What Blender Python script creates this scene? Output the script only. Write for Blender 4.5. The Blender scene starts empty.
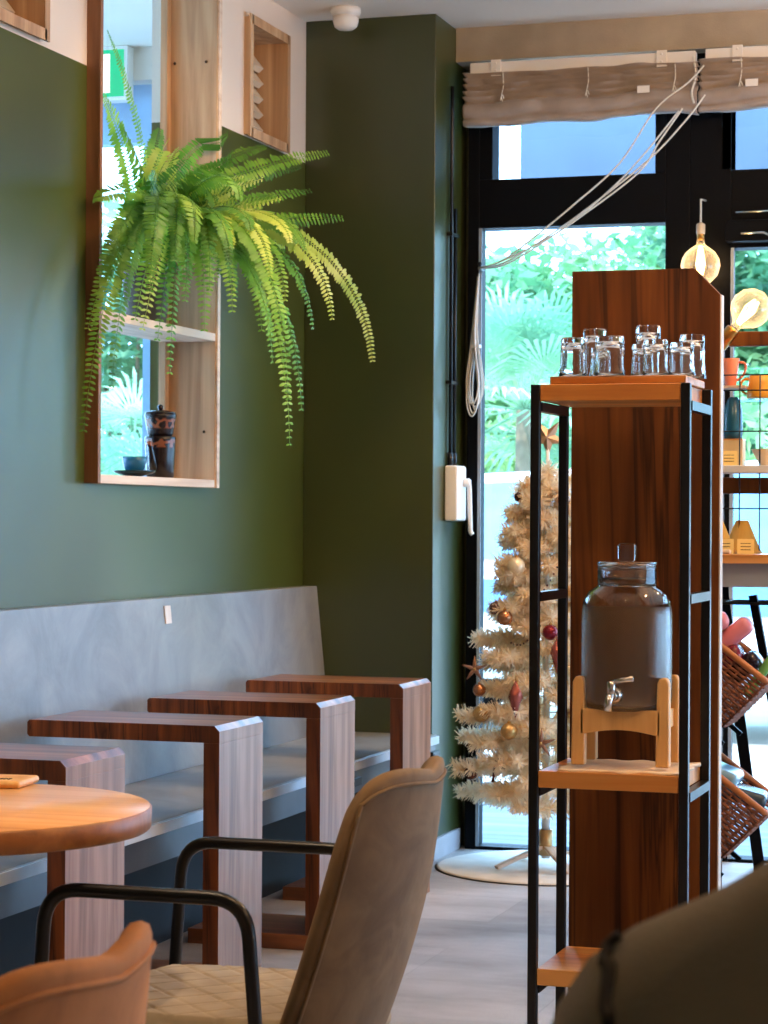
import bpy, math, random
from mathutils import Vector, Matrix
PI = math.pi
R = math.radians
C = bpy.context.scene.collection
sc = bpy.context.scene

# ------------------------------------------------------------------ colours and materials
def lin(c):
    c = c / 255.0
    return c / 12.92 if c <= 0.04045 else ((c + 0.055) / 1.055) ** 2.4
def rgb(r, g, b): return (lin(r), lin(g), lin(b), 1)

class NT:
    def __init__(s, name):
        s.m = bpy.data.materials.new(name); s.m.use_nodes = True
        s.t = s.m.node_tree; s.b = s.t.nodes['Principled BSDF']; s.o = s.t.nodes['Material Output']
    def n(s, kind, **kw):
        x = s.t.nodes.new(kind)
        for k, v in kw.items():
            if k in x.inputs: x.inputs[k].default_value = v
            else: setattr(x, k, v)
        return x
    def l(s, a, b): s.t.links.new(a, b)
    def coords(s, scale=(1, 1, 1), rot=(0, 0, 0)):
        tc = s.n('ShaderNodeTexCoord'); mp = s.n('ShaderNodeMapping')
        mp.inputs['Scale'].default_value = scale; mp.inputs['Rotation'].default_value = rot
        s.l(tc.outputs['Object'], mp.inputs['Vector']); return mp.outputs['Vector']
    def ramp(s, fac, stops):
        r = s.n('ShaderNodeValToRGB'); e = r.color_ramp.elements
        while len(e) < len(stops): e.new(0.5)
        for i, (p, c) in enumerate(stops): e[i].position = p; e[i].color = c
        s.l(fac, r.inputs['Fac']); return r.outputs['Color']
    def bump(s, h, strength=0.2, dist=0.01):
        b = s.n('ShaderNodeBump', Strength=strength, Distance=dist); s.l(h, b.inputs['Height']); s.l(b.outputs['Normal'], s.b.inputs['Normal'])

def plain(name, col, rough=0.6, metal=0.0, spec=0.5, var=0.12, nscale=8.0, bump=0.0, sheen=0.0, coat=0.0):
    k = NT(name); b = k.b
    v = k.coords((nscale,) * 3)
    no = k.n('ShaderNodeTexNoise', Scale=1.0, Detail=4.0); k.l(v, no.inputs['Vector'])
    d = tuple(max(0, x * (1 - var)) for x in col[:3]) + (1,); u = tuple(min(1, x * (1 + var)) for x in col[:3]) + (1,)
    k.l(k.ramp(no.outputs['Fac'], [(0.3, d), (0.7, u)]), b.inputs['Base Color'])
    b.inputs['Roughness'].default_value = rough; b.inputs['Metallic'].default_value = metal
    b.inputs['Specular IOR Level'].default_value = spec
    if sheen: b.inputs['Sheen Weight'].default_value = sheen; b.inputs['Sheen Roughness'].default_value = 0.4
    if coat: b.inputs['Coat Weight'].default_value = coat
    if bump:
        n2 = k.n('ShaderNodeTexNoise', Scale=60.0, Detail=3.0); k.l(v, n2.inputs['Vector']); k.bump(n2.outputs['Fac'], bump, 0.003)
    return k.m

def wood(name, cols, axis='z', fine=1.0, rough=0.4, knots=False, planks=0, plank_axis='x', coat=0.0, spec=.5, streak=0):
    """cols: dark, mid, light.  axis = direction of the grain"""
    k = NT(name); b = k.b
    sc_ = {'x': (1.2, 22, 22), 'y': (22, 1.2, 22), 'z': (22, 22, 1.2)}[axis]
    v = k.coords(tuple(q * fine for q in sc_))
    n1 = k.n('ShaderNodeTexNoise', Scale=1.0, Detail=6.0, Roughness=0.6, Distortion=0.6); k.l(v, n1.inputs['Vector'])
    sc2 = {'x': (0.5, 4.2, 4.2), 'y': (4.2, 0.5, 4.2), 'z': (4.2, 4.2, 0.5)}[axis]
    v2 = k.coords(tuple(q * fine for q in sc2))
    n2 = k.n('ShaderNodeTexNoise', Scale=1.6, Detail=3.0, Distortion=1.5); k.l(v2, n2.inputs['Vector'])
    mx = k.n('ShaderNodeMix', data_type='FLOAT'); mx.inputs[0].default_value = 0.5
    k.l(n1.outputs['Fac'], mx.inputs[2]); k.l(n2.outputs['Fac'], mx.inputs[3])
    col = k.ramp(mx.outputs[0], [(0.37, cols[0]), (0.5, cols[1]), (0.63, cols[2])])
    if streak:
        v3 = k.coords(tuple(q * streak for q in {'x': (0.25, 5, 5), 'y': (5, 0.25, 5), 'z': (5, 5, 0.25)}[axis]))
        n3 = k.n('ShaderNodeTexNoise', Scale=1.0, Detail=5.0, Roughness=0.65, Distortion=0.9); k.l(v3, n3.inputs['Vector'])
        sr = k.ramp(n3.outputs['Fac'], [(0.40, (1, 1, 1, 1)), (0.475, (.80, .74, .68, 1)), (0.50, (.16, .10, .07, 1)), (0.52, (.85, .8, .75, 1)), (0.62, (1.12, 1.1, 1.05, 1))])
        mm = k.n('ShaderNodeMixRGB', blend_type='MULTIPLY'); mm.inputs[0].default_value = 0.9; k.l(col, mm.inputs[1]); k.l(sr, mm.inputs[2]); col = mm.outputs[0]
    if knots:
        vo = k.n('ShaderNodeTexVoronoi', Scale=1.0); vk = k.coords({'z': (7, 7, 2.4), 'x': (2.4, 7, 7), 'y': (7, 2.4, 7)}[axis]); k.l(vk, vo.inputs['Vector'])
        kr = k.ramp(vo.outputs['Distance'], [(0.05, rgb(92, 58, 30)), (0.11, (1, 1, 1, 1))])
        mm = k.n('ShaderNodeMixRGB', blend_type='MULTIPLY'); mm.inputs[0].default_value = 0.8
        k.l(col, mm.inputs[1]); k.l(kr, mm.inputs[2]); col = mm.outputs[0]
    if planks:
        tc = k.n('ShaderNodeTexCoord'); sp = k.n('ShaderNodeSeparateXYZ'); k.l(tc.outputs['Object'], sp.inputs[0])
        m1 = k.n('ShaderNodeMath', operation='MULTIPLY'); m1.inputs[1].default_value = planks; k.l(sp.outputs[plank_axis.upper()], m1.inputs[0])
        m2 = k.n('ShaderNodeMath', operation='FRACT'); k.l(m1.outputs[0], m2.inputs[0])
        fl = k.n('ShaderNodeMath', operation='FLOOR'); k.l(m1.outputs[0], fl.inputs[0])
        wn = k.n('ShaderNodeTexWhiteNoise', noise_dimensions='1D'); k.l(fl.outputs[0], wn.inputs['W'])
        r1 = k.ramp(wn.outputs['Value'], [(0, (0.72, 0.72, 0.72, 1)), (1, (1.15, 1.12, 1.1, 1))])
        mm = k.n('ShaderNodeMixRGB', blend_type='MULTIPLY'); mm.inputs[0].default_value = 1.0; k.l(col, mm.inputs[1]); k.l(r1, mm.inputs[2])
        r2 = k.ramp(m2.outputs[0], [(0.0, (0.25, 0.2, 0.18, 1)), (0.03, (1, 1, 1, 1))])
        m3 = k.n('ShaderNodeMixRGB', blend_type='MULTIPLY'); m3.inputs[0].default_value = 1.0; k.l(mm.outputs[0], m3.inputs[1]); k.l(r2, m3.inputs[2]); col = m3.outputs[0]
    k.l(col, b.inputs['Base Color']); b.inputs['Roughness'].default_value = rough; b.inputs['Specular IOR Level'].default_value = spec
    if coat: b.inputs['Coat Weight'].default_value = coat; b.inputs['Coat Roughness'].default_value = 0.25
    k.bump(n1.outputs['Fac'], 0.12, 0.002)
    return k.m

M = {}
# walls: dark green paint up to 2.515 m, warm white paint above
def paint_wall():
    k = NT('two_tone_paint'); b = k.b
    g = k.n('ShaderNodeNewGeometry'); sp = k.n('ShaderNodeSeparateXYZ'); k.l(g.outputs['Position'], sp.inputs[0])
    gt = k.n('ShaderNodeMath', operation='GREATER_THAN'); gt.inputs[1].default_value = 2.515; k.l(sp.outputs['Z'], gt.inputs[0])
    no = k.n('ShaderNodeTexNoise', Scale=2.5, Detail=5.0); k.l(k.coords(), no.inputs['Vector'])
    c1 = k.ramp(no.outputs['Fac'], [(0.3, rgb(66, 73, 28)), (0.7, rgb(74, 82, 34))])
    mx = k.n('ShaderNodeMixRGB'); k.l(gt.outputs[0], mx.inputs[0]); k.l(c1, mx.inputs[1]); mx.inputs[2].default_value = rgb(234, 216, 200)
    k.l(mx.outputs[0], b.inputs['Base Color']); b.inputs['Roughness'].default_value = 0.28; b.inputs['Specular IOR Level'].default_value = 0.5
    n2 = k.n('ShaderNodeTexNoise', Scale=220.0); k.l(k.coords(), n2.inputs['Vector']); k.bump(n2.outputs['Fac'], 0.08, 0.002)
    return k.m
M['wall'] = paint_wall()
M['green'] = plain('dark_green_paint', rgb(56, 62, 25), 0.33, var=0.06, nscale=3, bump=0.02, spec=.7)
M['cream'] = plain('cream_paint', rgb(226, 214, 202), 0.8, var=0.03)
M['ceil'] = plain('ceiling_paint', rgb(238, 228, 216), 0.85, var=0.03, nscale=2)
M['concrete'] = plain('bare_concrete', rgb(170, 156, 138), 0.85, var=0.22, nscale=3.5, bump=0.3)
M['black'] = plain('black_metal', rgb(13, 13, 16), 0.3, spec=0.35, var=0.1)
M['blackframe'] = plain('black_aluminium', rgb(4, 6, 12), 0.5, var=0.05, spec=.12)
M['walnut'] = wood('brown_walnut', (rgb(98, 64, 48), rgb(138, 98, 78), rgb(166, 126, 104)), 'z', 1.3, 0.35, coat=0.1)
M['walnutx'] = wood('brown_walnut_level', (rgb(84, 46, 24), rgb(140, 82, 44), rgb(176, 114, 68)), 'x', 1.0, 0.3, coat=0.2)
M['walnutedge'] = wood('dark_walnut_edge', (rgb(56, 26, 10), rgb(112, 60, 26), rgb(156, 92, 46)), 'z', 1.0, 0.4, streak=3.0)
M['cab'] = wood('cherry_cabinet', (rgb(76, 38, 10), rgb(104, 58, 20), rgb(130, 80, 32)), 'z', 0.75, 0.6, spec=.25, streak=.6)
M['pine'] = wood('aged_pine', (rgb(150, 108, 72), rgb(190, 148, 108), rgb(212, 174, 134)), 'z', 0.8, 0.6, knots=True)
M['pineend'] = wood('pale_pine', (rgb(196, 160, 132), rgb(226, 198, 172), rgb(238, 214, 192)), 'y', 1.0, 0.6)
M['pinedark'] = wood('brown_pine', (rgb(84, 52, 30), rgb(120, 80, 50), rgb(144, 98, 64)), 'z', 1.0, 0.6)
M['oak'] = wood('honey_oak', (rgb(196, 128, 66), rgb(226, 164, 98), rgb(240, 188, 126)), 'x', 0.7, 0.35, coat=0.3)
M['shelfwood'] = wood('honey_shelf_wood', (rgb(176, 98, 38), rgb(218, 142, 66), rgb(236, 172, 98)), 'x', 0.8, 0.4, planks=17, plank_axis='y')
M['beech'] = wood('beech_wood', (rgb(206, 150, 88), rgb(228, 180, 116), rgb(240, 200, 140)), 'z', 0.8, 0.45)
M['blueceramic'] = plain('dark_blue_glaze', rgb(36, 100, 132), 0.2, var=0.05)
M['white'] = plain('white_plastic', rgb(236, 230, 224), 0.4, var=0.03)
M['whitemetal'] = plain('white_metal', rgb(226, 226, 224), 0.35, var=0.03)
M['brass'] = plain('brass', rgb(196, 142, 74), 0.28, metal=1.0, var=0.05)
M['chrome'] = plain('chrome', rgb(210, 206, 200), 0.12, metal=1.0, var=0.02)
M['cord'] = plain('white_cord', rgb(226, 222, 214), 0.6, var=0.02)
M['linen'] = plain('taupe_linen', rgb(166, 152, 144), 0.9, var=0.1, nscale=14, bump=0.35, sheen=0.3)
M['grey_apron'] = plain('blue_grey_laminate', rgb(150, 160, 172), 0.4, var=0.05)
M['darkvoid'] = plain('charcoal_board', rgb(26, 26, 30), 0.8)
M['jacket'] = plain('dark_olive_jacket', rgb(100, 92, 72), 0.9, var=0.16, nscale=6, bump=0.3, sheen=0.2)
M['jacketseam'] = plain('dark_seam', rgb(34, 30, 24), 0.95)
M['trousers'] = plain('dark_trousers', rgb(40, 42, 50), 0.9)
M['hair'] = plain('dark_hair', rgb(30, 22, 18), 0.6, bump=0.4)
M['skin'] = plain('skin', rgb(214, 166, 138), 0.5, var=0.05)
M['soil'] = plain('potting_soil', rgb(34, 24, 18), 0.95, var=0.4, nscale=60)
M['pot'] = plain('brown_grey_pot', rgb(84, 72, 56), 0.7)
M['towel'] = plain('cream_towel', rgb(232, 208, 180), 0.95, bump=0.4)
M['stainless'] = plain('grey_brushed_rail', rgb(96, 98, 104), 0.35, metal=.6)

def laminate(name, c1, c2, c3, rough, scale):
    k = NT(name)
    n1 = k.n('ShaderNodeTexNoise', Scale=scale, Detail=8.0, Roughness=0.65, Distortion=0.8); k.l(k.coords(), n1.inputs['Vector'])
    k.l(k.ramp(n1.outputs['Fac'], [(0.3, c1), (0.5, c2), (0.72, c3)]), k.b.inputs['Base Color'])
    k.b.inputs['Roughness'].default_value = rough; k.bump(n1.outputs['Fac'], 0.05, 0.002)
    return k.m
M['stone'] = laminate('grey_plaster_laminate', rgb(116, 118, 122), rgb(136, 138, 142), rgb(156, 156, 158), 0.35, 3.2)
M['seat'] = laminate('pale_grey_seat_laminate', rgb(128, 130, 132), rgb(150, 152, 154), rgb(168, 168, 168), 0.3, 3.0)

def floor_mat():
    k = NT('grey_carpet_tile'); b = k.b
    n1 = k.n('ShaderNodeTexNoise', Scale=1.0, Detail=6.0, Roughness=0.6); k.l(k.coords((1.6, 2.8, 1)), n1.inputs['Vector'])
    c1 = k.ramp(n1.outputs['Fac'], [(0.3, rgb(142, 136, 132)), (0.5, rgb(178, 172, 170)), (0.7, rgb(204, 198, 196))])
    n2 = k.n('ShaderNodeTexNoise', Scale=380.0, Detail=2.0); k.l(k.coords(), n2.inputs['Vector'])
    c2 = k.ramp(n2.outputs['Fac'], [(0.35, (0.62, 0.62, 0.64, 1)), (0.65, (1.15, 1.15, 1.15, 1))])
    mm = k.n('ShaderNodeMixRGB', blend_type='MULTIPLY'); mm.inputs[0].default_value = 0.8; k.l(c1, mm.inputs[1]); k.l(c2, mm.inputs[2])
    br = k.n('ShaderNodeTexBrick', offset=0.5); br.inputs['Scale'].default_value = 1.0
    br.inputs['Brick Width'].default_value = 0.9; br.inputs['Row Height'].default_value = 0.45; br.inputs['Mortar Size'].default_value = 0.002
    br.inputs['Color1'].default_value = (0.8, 0.8, 0.8, 1); br.inputs['Color2'].default_value = (1.08, 1.08, 1.08, 1); br.inputs['Mortar'].default_value = (0.75, 0.75, 0.75, 1)
    k.l(k.coords(), br.inputs['Vector'])
    m2 = k.n('ShaderNodeMixRGB', blend_type='MULTIPLY'); m2.inputs[0].default_value = 1.0; k.l(mm.outputs[0], m2.inputs[1]); k.l(br.outputs['Color'], m2.inputs[2])
    k.l(m2.outputs[0], b.inputs['Base Color']); b.inputs['Roughness'].default_value = 0.55
    k.bump(n2.outputs['Fac'], 0.3, 0.004)
    return k.m
M['floor'] = floor_mat()

def velvet(name, c1, c2, quilt=False):
    k = NT(name); b = k.b
    n1 = k.n('ShaderNodeTexNoise', Scale=9.0, Detail=5.0, Distortion=1.2); k.l(k.coords(), n1.inputs['Vector'])
    k.l(k.ramp(n1.outputs['Fac'], [(0.3, c1), (0.7, c2)]), b.inputs['Base Color'])
    b.inputs['Roughness'].default_value = 0.85; b.inputs['Sheen Weight'].default_value = 0.6; b.inputs['Sheen Roughness'].default_value = 0.35
    b.inputs['Sheen Tint'].default_value = c2
    n2 = k.n('ShaderNodeTexNoise', Scale=40.0, Detail=3.0); k.l(k.coords(), n2.inputs['Vector']); k.bump(n2.outputs['Fac'], 0.15, 0.004)
    return k.m
M['velvet'] = velvet('brown_velvet', rgb(92, 70, 46), rgb(120, 96, 66))
M['velvet_rust'] = velvet('tan_velvet', rgb(150, 94, 46), rgb(184, 122, 66))
M['seatvelvet'] = velvet('beige_velvet', rgb(136, 122, 102), rgb(164, 150, 128))

def leaf_mat(name, c1, c2, c3, trans=0.35, scale=5.0, rough=0.5):
    k = NT(name)
    n1 = k.n('ShaderNodeTexNoise', Scale=scale, Detail=3.0); k.l(k.coords(), n1.inputs['Vector'])
    col = k.ramp(n1.outputs['Fac'], [(0.32, c1), (0.5, c2), (0.68, c3)])
    k.l(col, k.b.inputs['Base Color']); k.b.inputs['Roughness'].default_value = rough
    tr = k.n('ShaderNodeBsdfTranslucent'); k.l(col, tr.inputs['Color'])
    mx = k.n('ShaderNodeMixShader'); mx.inputs[0].default_value = trans
    k.l(k.b.outputs[0], mx.inputs[1]); k.l(tr.outputs[0], mx.inputs[2]); k.l(mx.outputs[0], k.o.inputs['Surface'])
    return k.m
M['fern'] = leaf_mat('fern_leaf', rgb(72, 120, 28), rgb(112, 158, 42), rgb(158, 186, 76), 0.35, 7.0)
M['fern_dark'] = leaf_mat('fern_leaf_dark', rgb(52, 100, 28), rgb(84, 136, 36), rgb(120, 164, 52), 0.35, 7.0)
M['fern_yellow'] = leaf_mat('fern_leaf_yellow', rgb(140, 168, 50), rgb(182, 196, 78), rgb(214, 214, 120), 0.35, 7.0)
M['treeleaf'] = leaf_mat('bush_leaf', rgb(70, 122, 88), rgb(104, 156, 104), rgb(172, 204, 140), 0.4, 0.8)
M['treeleaf2'] = leaf_mat('dense_leaf', rgb(60, 110, 86), rgb(94, 146, 102), rgb(152, 188, 132), 0.4, 0.7)
M['palmleaf'] = leaf_mat('palm_leaf', rgb(90, 138, 108), rgb(132, 176, 138), rgb(204, 226, 186), 0.4, 1.5)
M['bark'] = plain('bark', rgb(120, 104, 84), 0.9, var=0.3, nscale=10, bump=0.5)
M['tinsel'] = leaf_mat('cream_tinsel', rgb(240, 220, 186), rgb(250, 234, 206), rgb(255, 246, 228), 0.5, 8.0)

def glass(name, tint=(1, 1, 1, 1), ior=1.45, rough=0.0):
    k = NT(name); k.b.inputs['Base Color'].default_value = tint; k.b.inputs['Transmission Weight'].default_value = 1.0
    k.b.inputs['IOR'].default_value = ior; k.b.inputs['Roughness'].default_value = rough
    return k.m
M['glass'] = glass('clear_glass', (0.97, 0.98, 0.97, 1))
M['jarglass'] = glass('ribbed_jar_glass', (0.95, 0.95, 0.93, 1), 1.45, 0.04)
k = NT('misted_jar_glass'); k.b.inputs['Base Color'].default_value = (.9, .9, .87, 1); k.b.inputs['Transmission Weight'].default_value = 1.0; k.b.inputs['IOR'].default_value = 1.45
sp = k.n('ShaderNodeSeparateXYZ'); k.l(k.coords(), sp.inputs[0]); mr = k.n('ShaderNodeMapRange', **{'From Min': .212, 'From Max': .217, 'To Min': .25, 'To Max': .03}); k.l(sp.outputs['Z'], mr.inputs['Value']); k.l(mr.outputs[0], k.b.inputs['Roughness'])
mr2 = k.n('ShaderNodeMapRange', **{'From Min': .212, 'From Max': .217, 'To Min': .14, 'To Max': .0}); k.l(sp.outputs['Z'], mr2.inputs['Value'])
df = k.n('ShaderNodeBsdfDiffuse'); df.inputs['Color'].default_value = rgb(150, 118, 80); mx = k.n('ShaderNodeMixShader'); k.l(mr2.outputs[0], mx.inputs[0]); k.l(k.b.outputs[0], mx.inputs[1]); k.l(df.outputs[0], mx.inputs[2]); k.l(mx.outputs[0], k.o.inputs['Surface']); M['mistjar'] = k.m
M['water'] = glass('water', (0.78, 0.76, 0.72, 1), 1.33, 0.22)
def pane(name, tint=(1, 1, 1, 1), gl=0.06, rough=0.02):
    k = NT(name); tr = k.n('ShaderNodeBsdfTransparent'); tr.inputs['Color'].default_value = tint
    go = k.n('ShaderNodeBsdfGlossy', Roughness=rough); lw = k.n('ShaderNodeFresnel', IOR=1.4)
    ge = k.n('ShaderNodeNewGeometry'); iv = k.n('ShaderNodeMath', operation='SUBTRACT'); iv.inputs[0].default_value = 1.0; k.l(ge.outputs['Backfacing'], iv.inputs[1])
    fm = k.n('ShaderNodeMath', operation='MULTIPLY'); k.l(lw.outputs[0], fm.inputs[0]); k.l(iv.outputs[0], fm.inputs[1])
    mx = k.n('ShaderNodeMixShader'); k.l(fm.outputs[0], mx.inputs[0]); k.l(tr.outputs[0], mx.inputs[1]); k.l(go.outputs[0], mx.inputs[2])
    k.l(mx.outputs[0], k.o.inputs['Surface']); return k.m
M['pane'] = pane('window_glass', (0.97, 0.99, 1.0, 1))
k = NT('amber_bulb_glass'); tr = k.n('ShaderNodeBsdfTransparent'); tr.inputs['Color'].default_value = (1, .88, .7, 1); tl = k.n('ShaderNodeBsdfTranslucent'); tl.inputs['Color'].default_value = (1, .8, .55, 1)
lw = k.n('ShaderNodeLayerWeight', Blend=.35); go = k.n('ShaderNodeBsdfGlossy', Roughness=.05); mr = k.n('ShaderNodeMapRange', **{'To Min': .07, 'To Max': .7}); k.l(lw.outputs['Facing'], mr.inputs['Value'])
m1_ = k.n('ShaderNodeMixShader'); k.l(mr.outputs[0], m1_.inputs[0]); k.l(tr.outputs[0], m1_.inputs[1]); k.l(tl.outputs[0], m1_.inputs[2])
m2_ = k.n('ShaderNodeMixShader'); m2_.inputs[0].default_value = .06; k.l(m1_.outputs[0], m2_.inputs[1]); k.l(go.outputs[0], m2_.inputs[2]); k.l(m2_.outputs[0], k.o.inputs['Surface']); M['bulbglass'] = k.m
M['plasticwrap'] = pane('clear_wrap', (0.9, 0.93, 0.96, 1), rough=0.2)
def emit(name, col, s):
    k = NT(name); e = k.n('ShaderNodeEmission', Strength=s); e.inputs['Color'].default_value = col; k.l(e.outputs[0], k.o.inputs['Surface']); return k.m
M['filament'] = emit('glowing_filament', (1.0, 0.72, 0.35, 1), 16)
M['exitgreen'] = emit('lit_green_sign', rgb(40, 225, 170), 1.1)
M['exitwhite'] = emit('lit_white_sign', (0.95, 1.0, 0.97, 1), 1.5)
M['soffit'] = plain('blue_painted_board', rgb(68, 90, 116), 0.7, var=0.08, nscale=6)

# ------------------------------------------------------------------ mesh builder
class MB:
    def __init__(s): s.v = []; s.f = []; s.sm = []; s.mi = []; s.cm = 0
    def add(s, verts, faces, smooth=False, mat=None):
        o = len(s.v); s.v += [tuple(x) for x in verts]
        s.f += [tuple(i + o for i in f) for f in faces]; s.sm += [smooth] * len(faces); s.mi += [s.cm] * len(faces); return s
    def box(s, x0, x1, y0, y1, z0, z1, m=None):
        vs = [Vector((x, y, z)) for x in (x0, x1) for y in (y0, y1) for z in (z0, z1)]
        if m: vs = [m @ q for q in vs]
        return s.add(vs, [(0, 1, 3, 2), (4, 6, 7, 5), (0, 4, 5, 1), (2, 3, 7, 6), (0, 2, 6, 4), (1, 5, 7, 3)])
    def obox(s, c, sz, m=None):
        mm = Matrix.Translation(c) @ (m.to_4x4() if m else Matrix.Identity(4))
        return s.box(-sz[0] / 2, sz[0] / 2, -sz[1] / 2, sz[1] / 2, -sz[2] / 2, sz[2] / 2, mm)
    def beam(s, p, q, w, t, up=(0, 0, 1)):
        p = Vector(p); q = Vector(q); d = (q - p); L = d.length; d.normalize(); up = Vector(up)
        a = d.cross(up)
        if a.length < 1e-4: a = d.cross(Vector((1, 0, 0)))
        a.normalize(); b = a.cross(d)
        vs = [p + d * (L * i) + a * (w / 2 * j) + b * (t / 2 * k) for i in (0, 1) for j in (-1, 1) for k in (-1, 1)]
        return s.add(vs, [(0, 1, 3, 2), (4, 6, 7, 5), (0, 4, 5, 1), (2, 3, 7, 6), (0, 2, 6, 4), (1, 5, 7, 3)])
    def tube(s, pts, r, n=8, cap=True):
        pts = [Vector(p) for p in pts]; N = len(pts); rs = r if isinstance(r, (list, tuple)) else [r] * N
        vs = []; prev = None
        for i, p in enumerate(pts):
            t = (pts[min(i + 1, N - 1)] - pts[max(i - 1, 0)])
            if t.length < 1e-9: t = Vector((0, 0, 1))
            t.normalize()
            if prev is None:
                a = t.cross(Vector((0, 0, 1)))
                if a.length < 1e-3: a = t.cross(Vector((1, 0, 0)))
            else: a = prev - t * prev.dot(t)
            a.normalize(); prev = a; b = t.cross(a)
            vs += [p + (a * math.cos(2 * PI * k / n) + b * math.sin(2 * PI * k / n)) * rs[i] for k in range(n)]
        fs = [(i * n + k, i * n + (k + 1) % n, (i + 1) * n + (k + 1) % n, (i + 1) * n + k) for i in range(N - 1) for k in range(n)]
        if cap: fs += [tuple(range(n))[::-1], tuple((N - 1) * n + k for k in range(n))]
        return s.add(vs, fs, True)
    def lathe(s, prof, n=32, o=(0, 0, 0), m=None, cap0=True, cap1=True, wob=None):
        vs = []
        for r, z in prof:
            for k in range(n):
                a = 2 * PI * k / n; rr = r * (wob(k, z) if wob else 1)
                q = Vector((rr * math.cos(a), rr * math.sin(a), z))
                if m: q = m @ q
                vs.append(q + Vector(o))
        N = len(prof)
        fs = [(i * n + k, i * n + (k + 1) % n, (i + 1) * n + (k + 1) % n, (i + 1) * n + k) for i in range(N - 1) for k in range(n)]
        if cap0: fs.append(tuple(range(n))[::-1])
        if cap1: fs.append(tuple((N - 1) * n + k for k in range(n)))
        return s.add(vs, fs, True)
    def sphere(s, o, r, n=16, sq=(1, 1, 1)):
        m = n // 2; prof = [(r * math.sin(PI * i / m), -r * math.cos(PI * i / m)) for i in range(m + 1)]
        prof[0] = (r * 0.01, -r); prof[-1] = (r * 0.01, r)
        return s.lathe([(p[0] * sq[0], p[1] * sq[2]) for p in prof], n, o)
    def prism(s, poly, axis, a0, a1):
        def P(u, v, w): return {'x': (w, u, v), 'y': (u, w, v), 'z': (u, v, w)}[axis]
        n = len(poly); vs = [P(u, v, a0) for u, v in poly] + [P(u, v, a1) for u, v in poly]
        return s.add(vs, [tuple(range(n))[::-1], tuple(range(n, 2 * n))] + [(i, (i + 1) % n, n + (i + 1) % n, n + i) for i in range(n)])
    def build(s, name, mat, parent=None, bevel=0, seg=2, sub=0, fix=True):
        me = bpy.data.meshes.new(name); me.from_pydata(s.v, [], s.f)
        me.polygons.foreach_set('use_smooth', s.sm); me.polygons.foreach_set('material_index', s.mi)
        for m in (mat if isinstance(mat, (list, tuple)) else [mat]): me.materials.append(m)
        me.update()
        if fix and len(s.f) < 6000:
            import bmesh
            b = bmesh.new(); b.from_mesh(me); bmesh.ops.recalc_face_normals(b, faces=b.faces); b.to_mesh(me); b.free()
        o = bpy.data.objects.new(name, me); C.objects.link(o)
        if parent: o.parent = parent
        if bevel:
            q = o.modifiers.new('b', 'BEVEL'); q.width = bevel; q.segments = seg; q.limit_method = 'ANGLE'; q.angle_limit = R(40)
            for p in me.polygons: p.use_smooth = True
            w = o.modifiers.new('w', 'WEIGHTED_NORMAL')
        if sub: q = o.modifiers.new('s', 'SUBSURF'); q.levels = sub; q.render_levels = sub
        return o

def tag(o, label, cat, group=None, kind=None):
    o['label'] = label; o['category'] = cat
    if group: o['group'] = group
    if kind: o['kind'] = kind
    return o
def thing(name, label, cat, loc=(0, 0, 0), rz=0, group=None):
    o = bpy.data.objects.new(name, None); C.objects.link(o); o.location = loc; o.rotation_euler = (0, 0, rz)
    o.empty_display_size = 0.1
    return tag(o, label, cat, group)
def struct(o): o['kind'] = 'structure'; return o
def clone(root, loc, rz=None, label=None):
    r = root.copy(); C.objects.link(r); r.location = loc
    if rz is not None: r.rotation_euler = (0, 0, rz)
    if label: r['label'] = label
    for ch in list(root.children):
        c = ch.copy(); C.objects.link(c); c.parent = r
        for g in list(ch.children):
            d = g.copy(); C.objects.link(d); d.parent = c
    return r
def bez(p0, p1, p2, p3, n):
    o = []
    for i in range(n + 1):
        t = i / n; u = 1 - t
        o.append(Vector(p0) * u ** 3 + Vector(p1) * 3 * u * u * t + Vector(p2) * 3 * u * t * t + Vector(p3) * t ** 3)
    return o
def smooth_path(pts, n=6):
    pts = [Vector(p) for p in pts]; o = []
    for i in range(len(pts) - 1):
        a = pts[max(i - 1, 0)]; b = pts[i]; c = pts[i + 1]; d = pts[min(i + 2, len(pts) - 1)]
        for j in range(n):
            t = j / n
            o.append(0.5 * ((2 * b) + (c - a) * t + (2 * a - 5 * b + 4 * c - d) * t * t + (-a + 3 * b - 3 * c + d) * t ** 3))
    o.append(pts[-1]); return o
def rounded(pts, rad, n=6):
    """polyline with rounded corners"""
    pts = [Vector(p) for p in pts]; o = [pts[0]]
    for i in range(1, len(pts) - 1):
        a, b, c = pts[i - 1], pts[i], pts[i + 1]
        p = b + (a - b).normalized() * rad; q = b + (c - b).normalized() * rad
        for j in range(n + 1):
            t = j / n; o.append(p * (1 - t) ** 2 + b * 2 * t * (1 - t) + q * t * t)
    o.append(pts[-1]); return o

# ------------------------------------------------------------------ the setting
XL, XW, XR = -2.81, -3.01, 3.4
YB, YW, ZC = -2.2, 8.26, 3.03
YP, XP = 7.89, -2.317
struct(MB().box(-6, XR, YB, YW + .1, -.1, 0).build('floor', M['floor']))
struct(MB().box(-6.1, XR + .1, YB - .1, YW + .14, ZC, ZC + .15).build('ceiling', M['ceil']))
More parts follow.
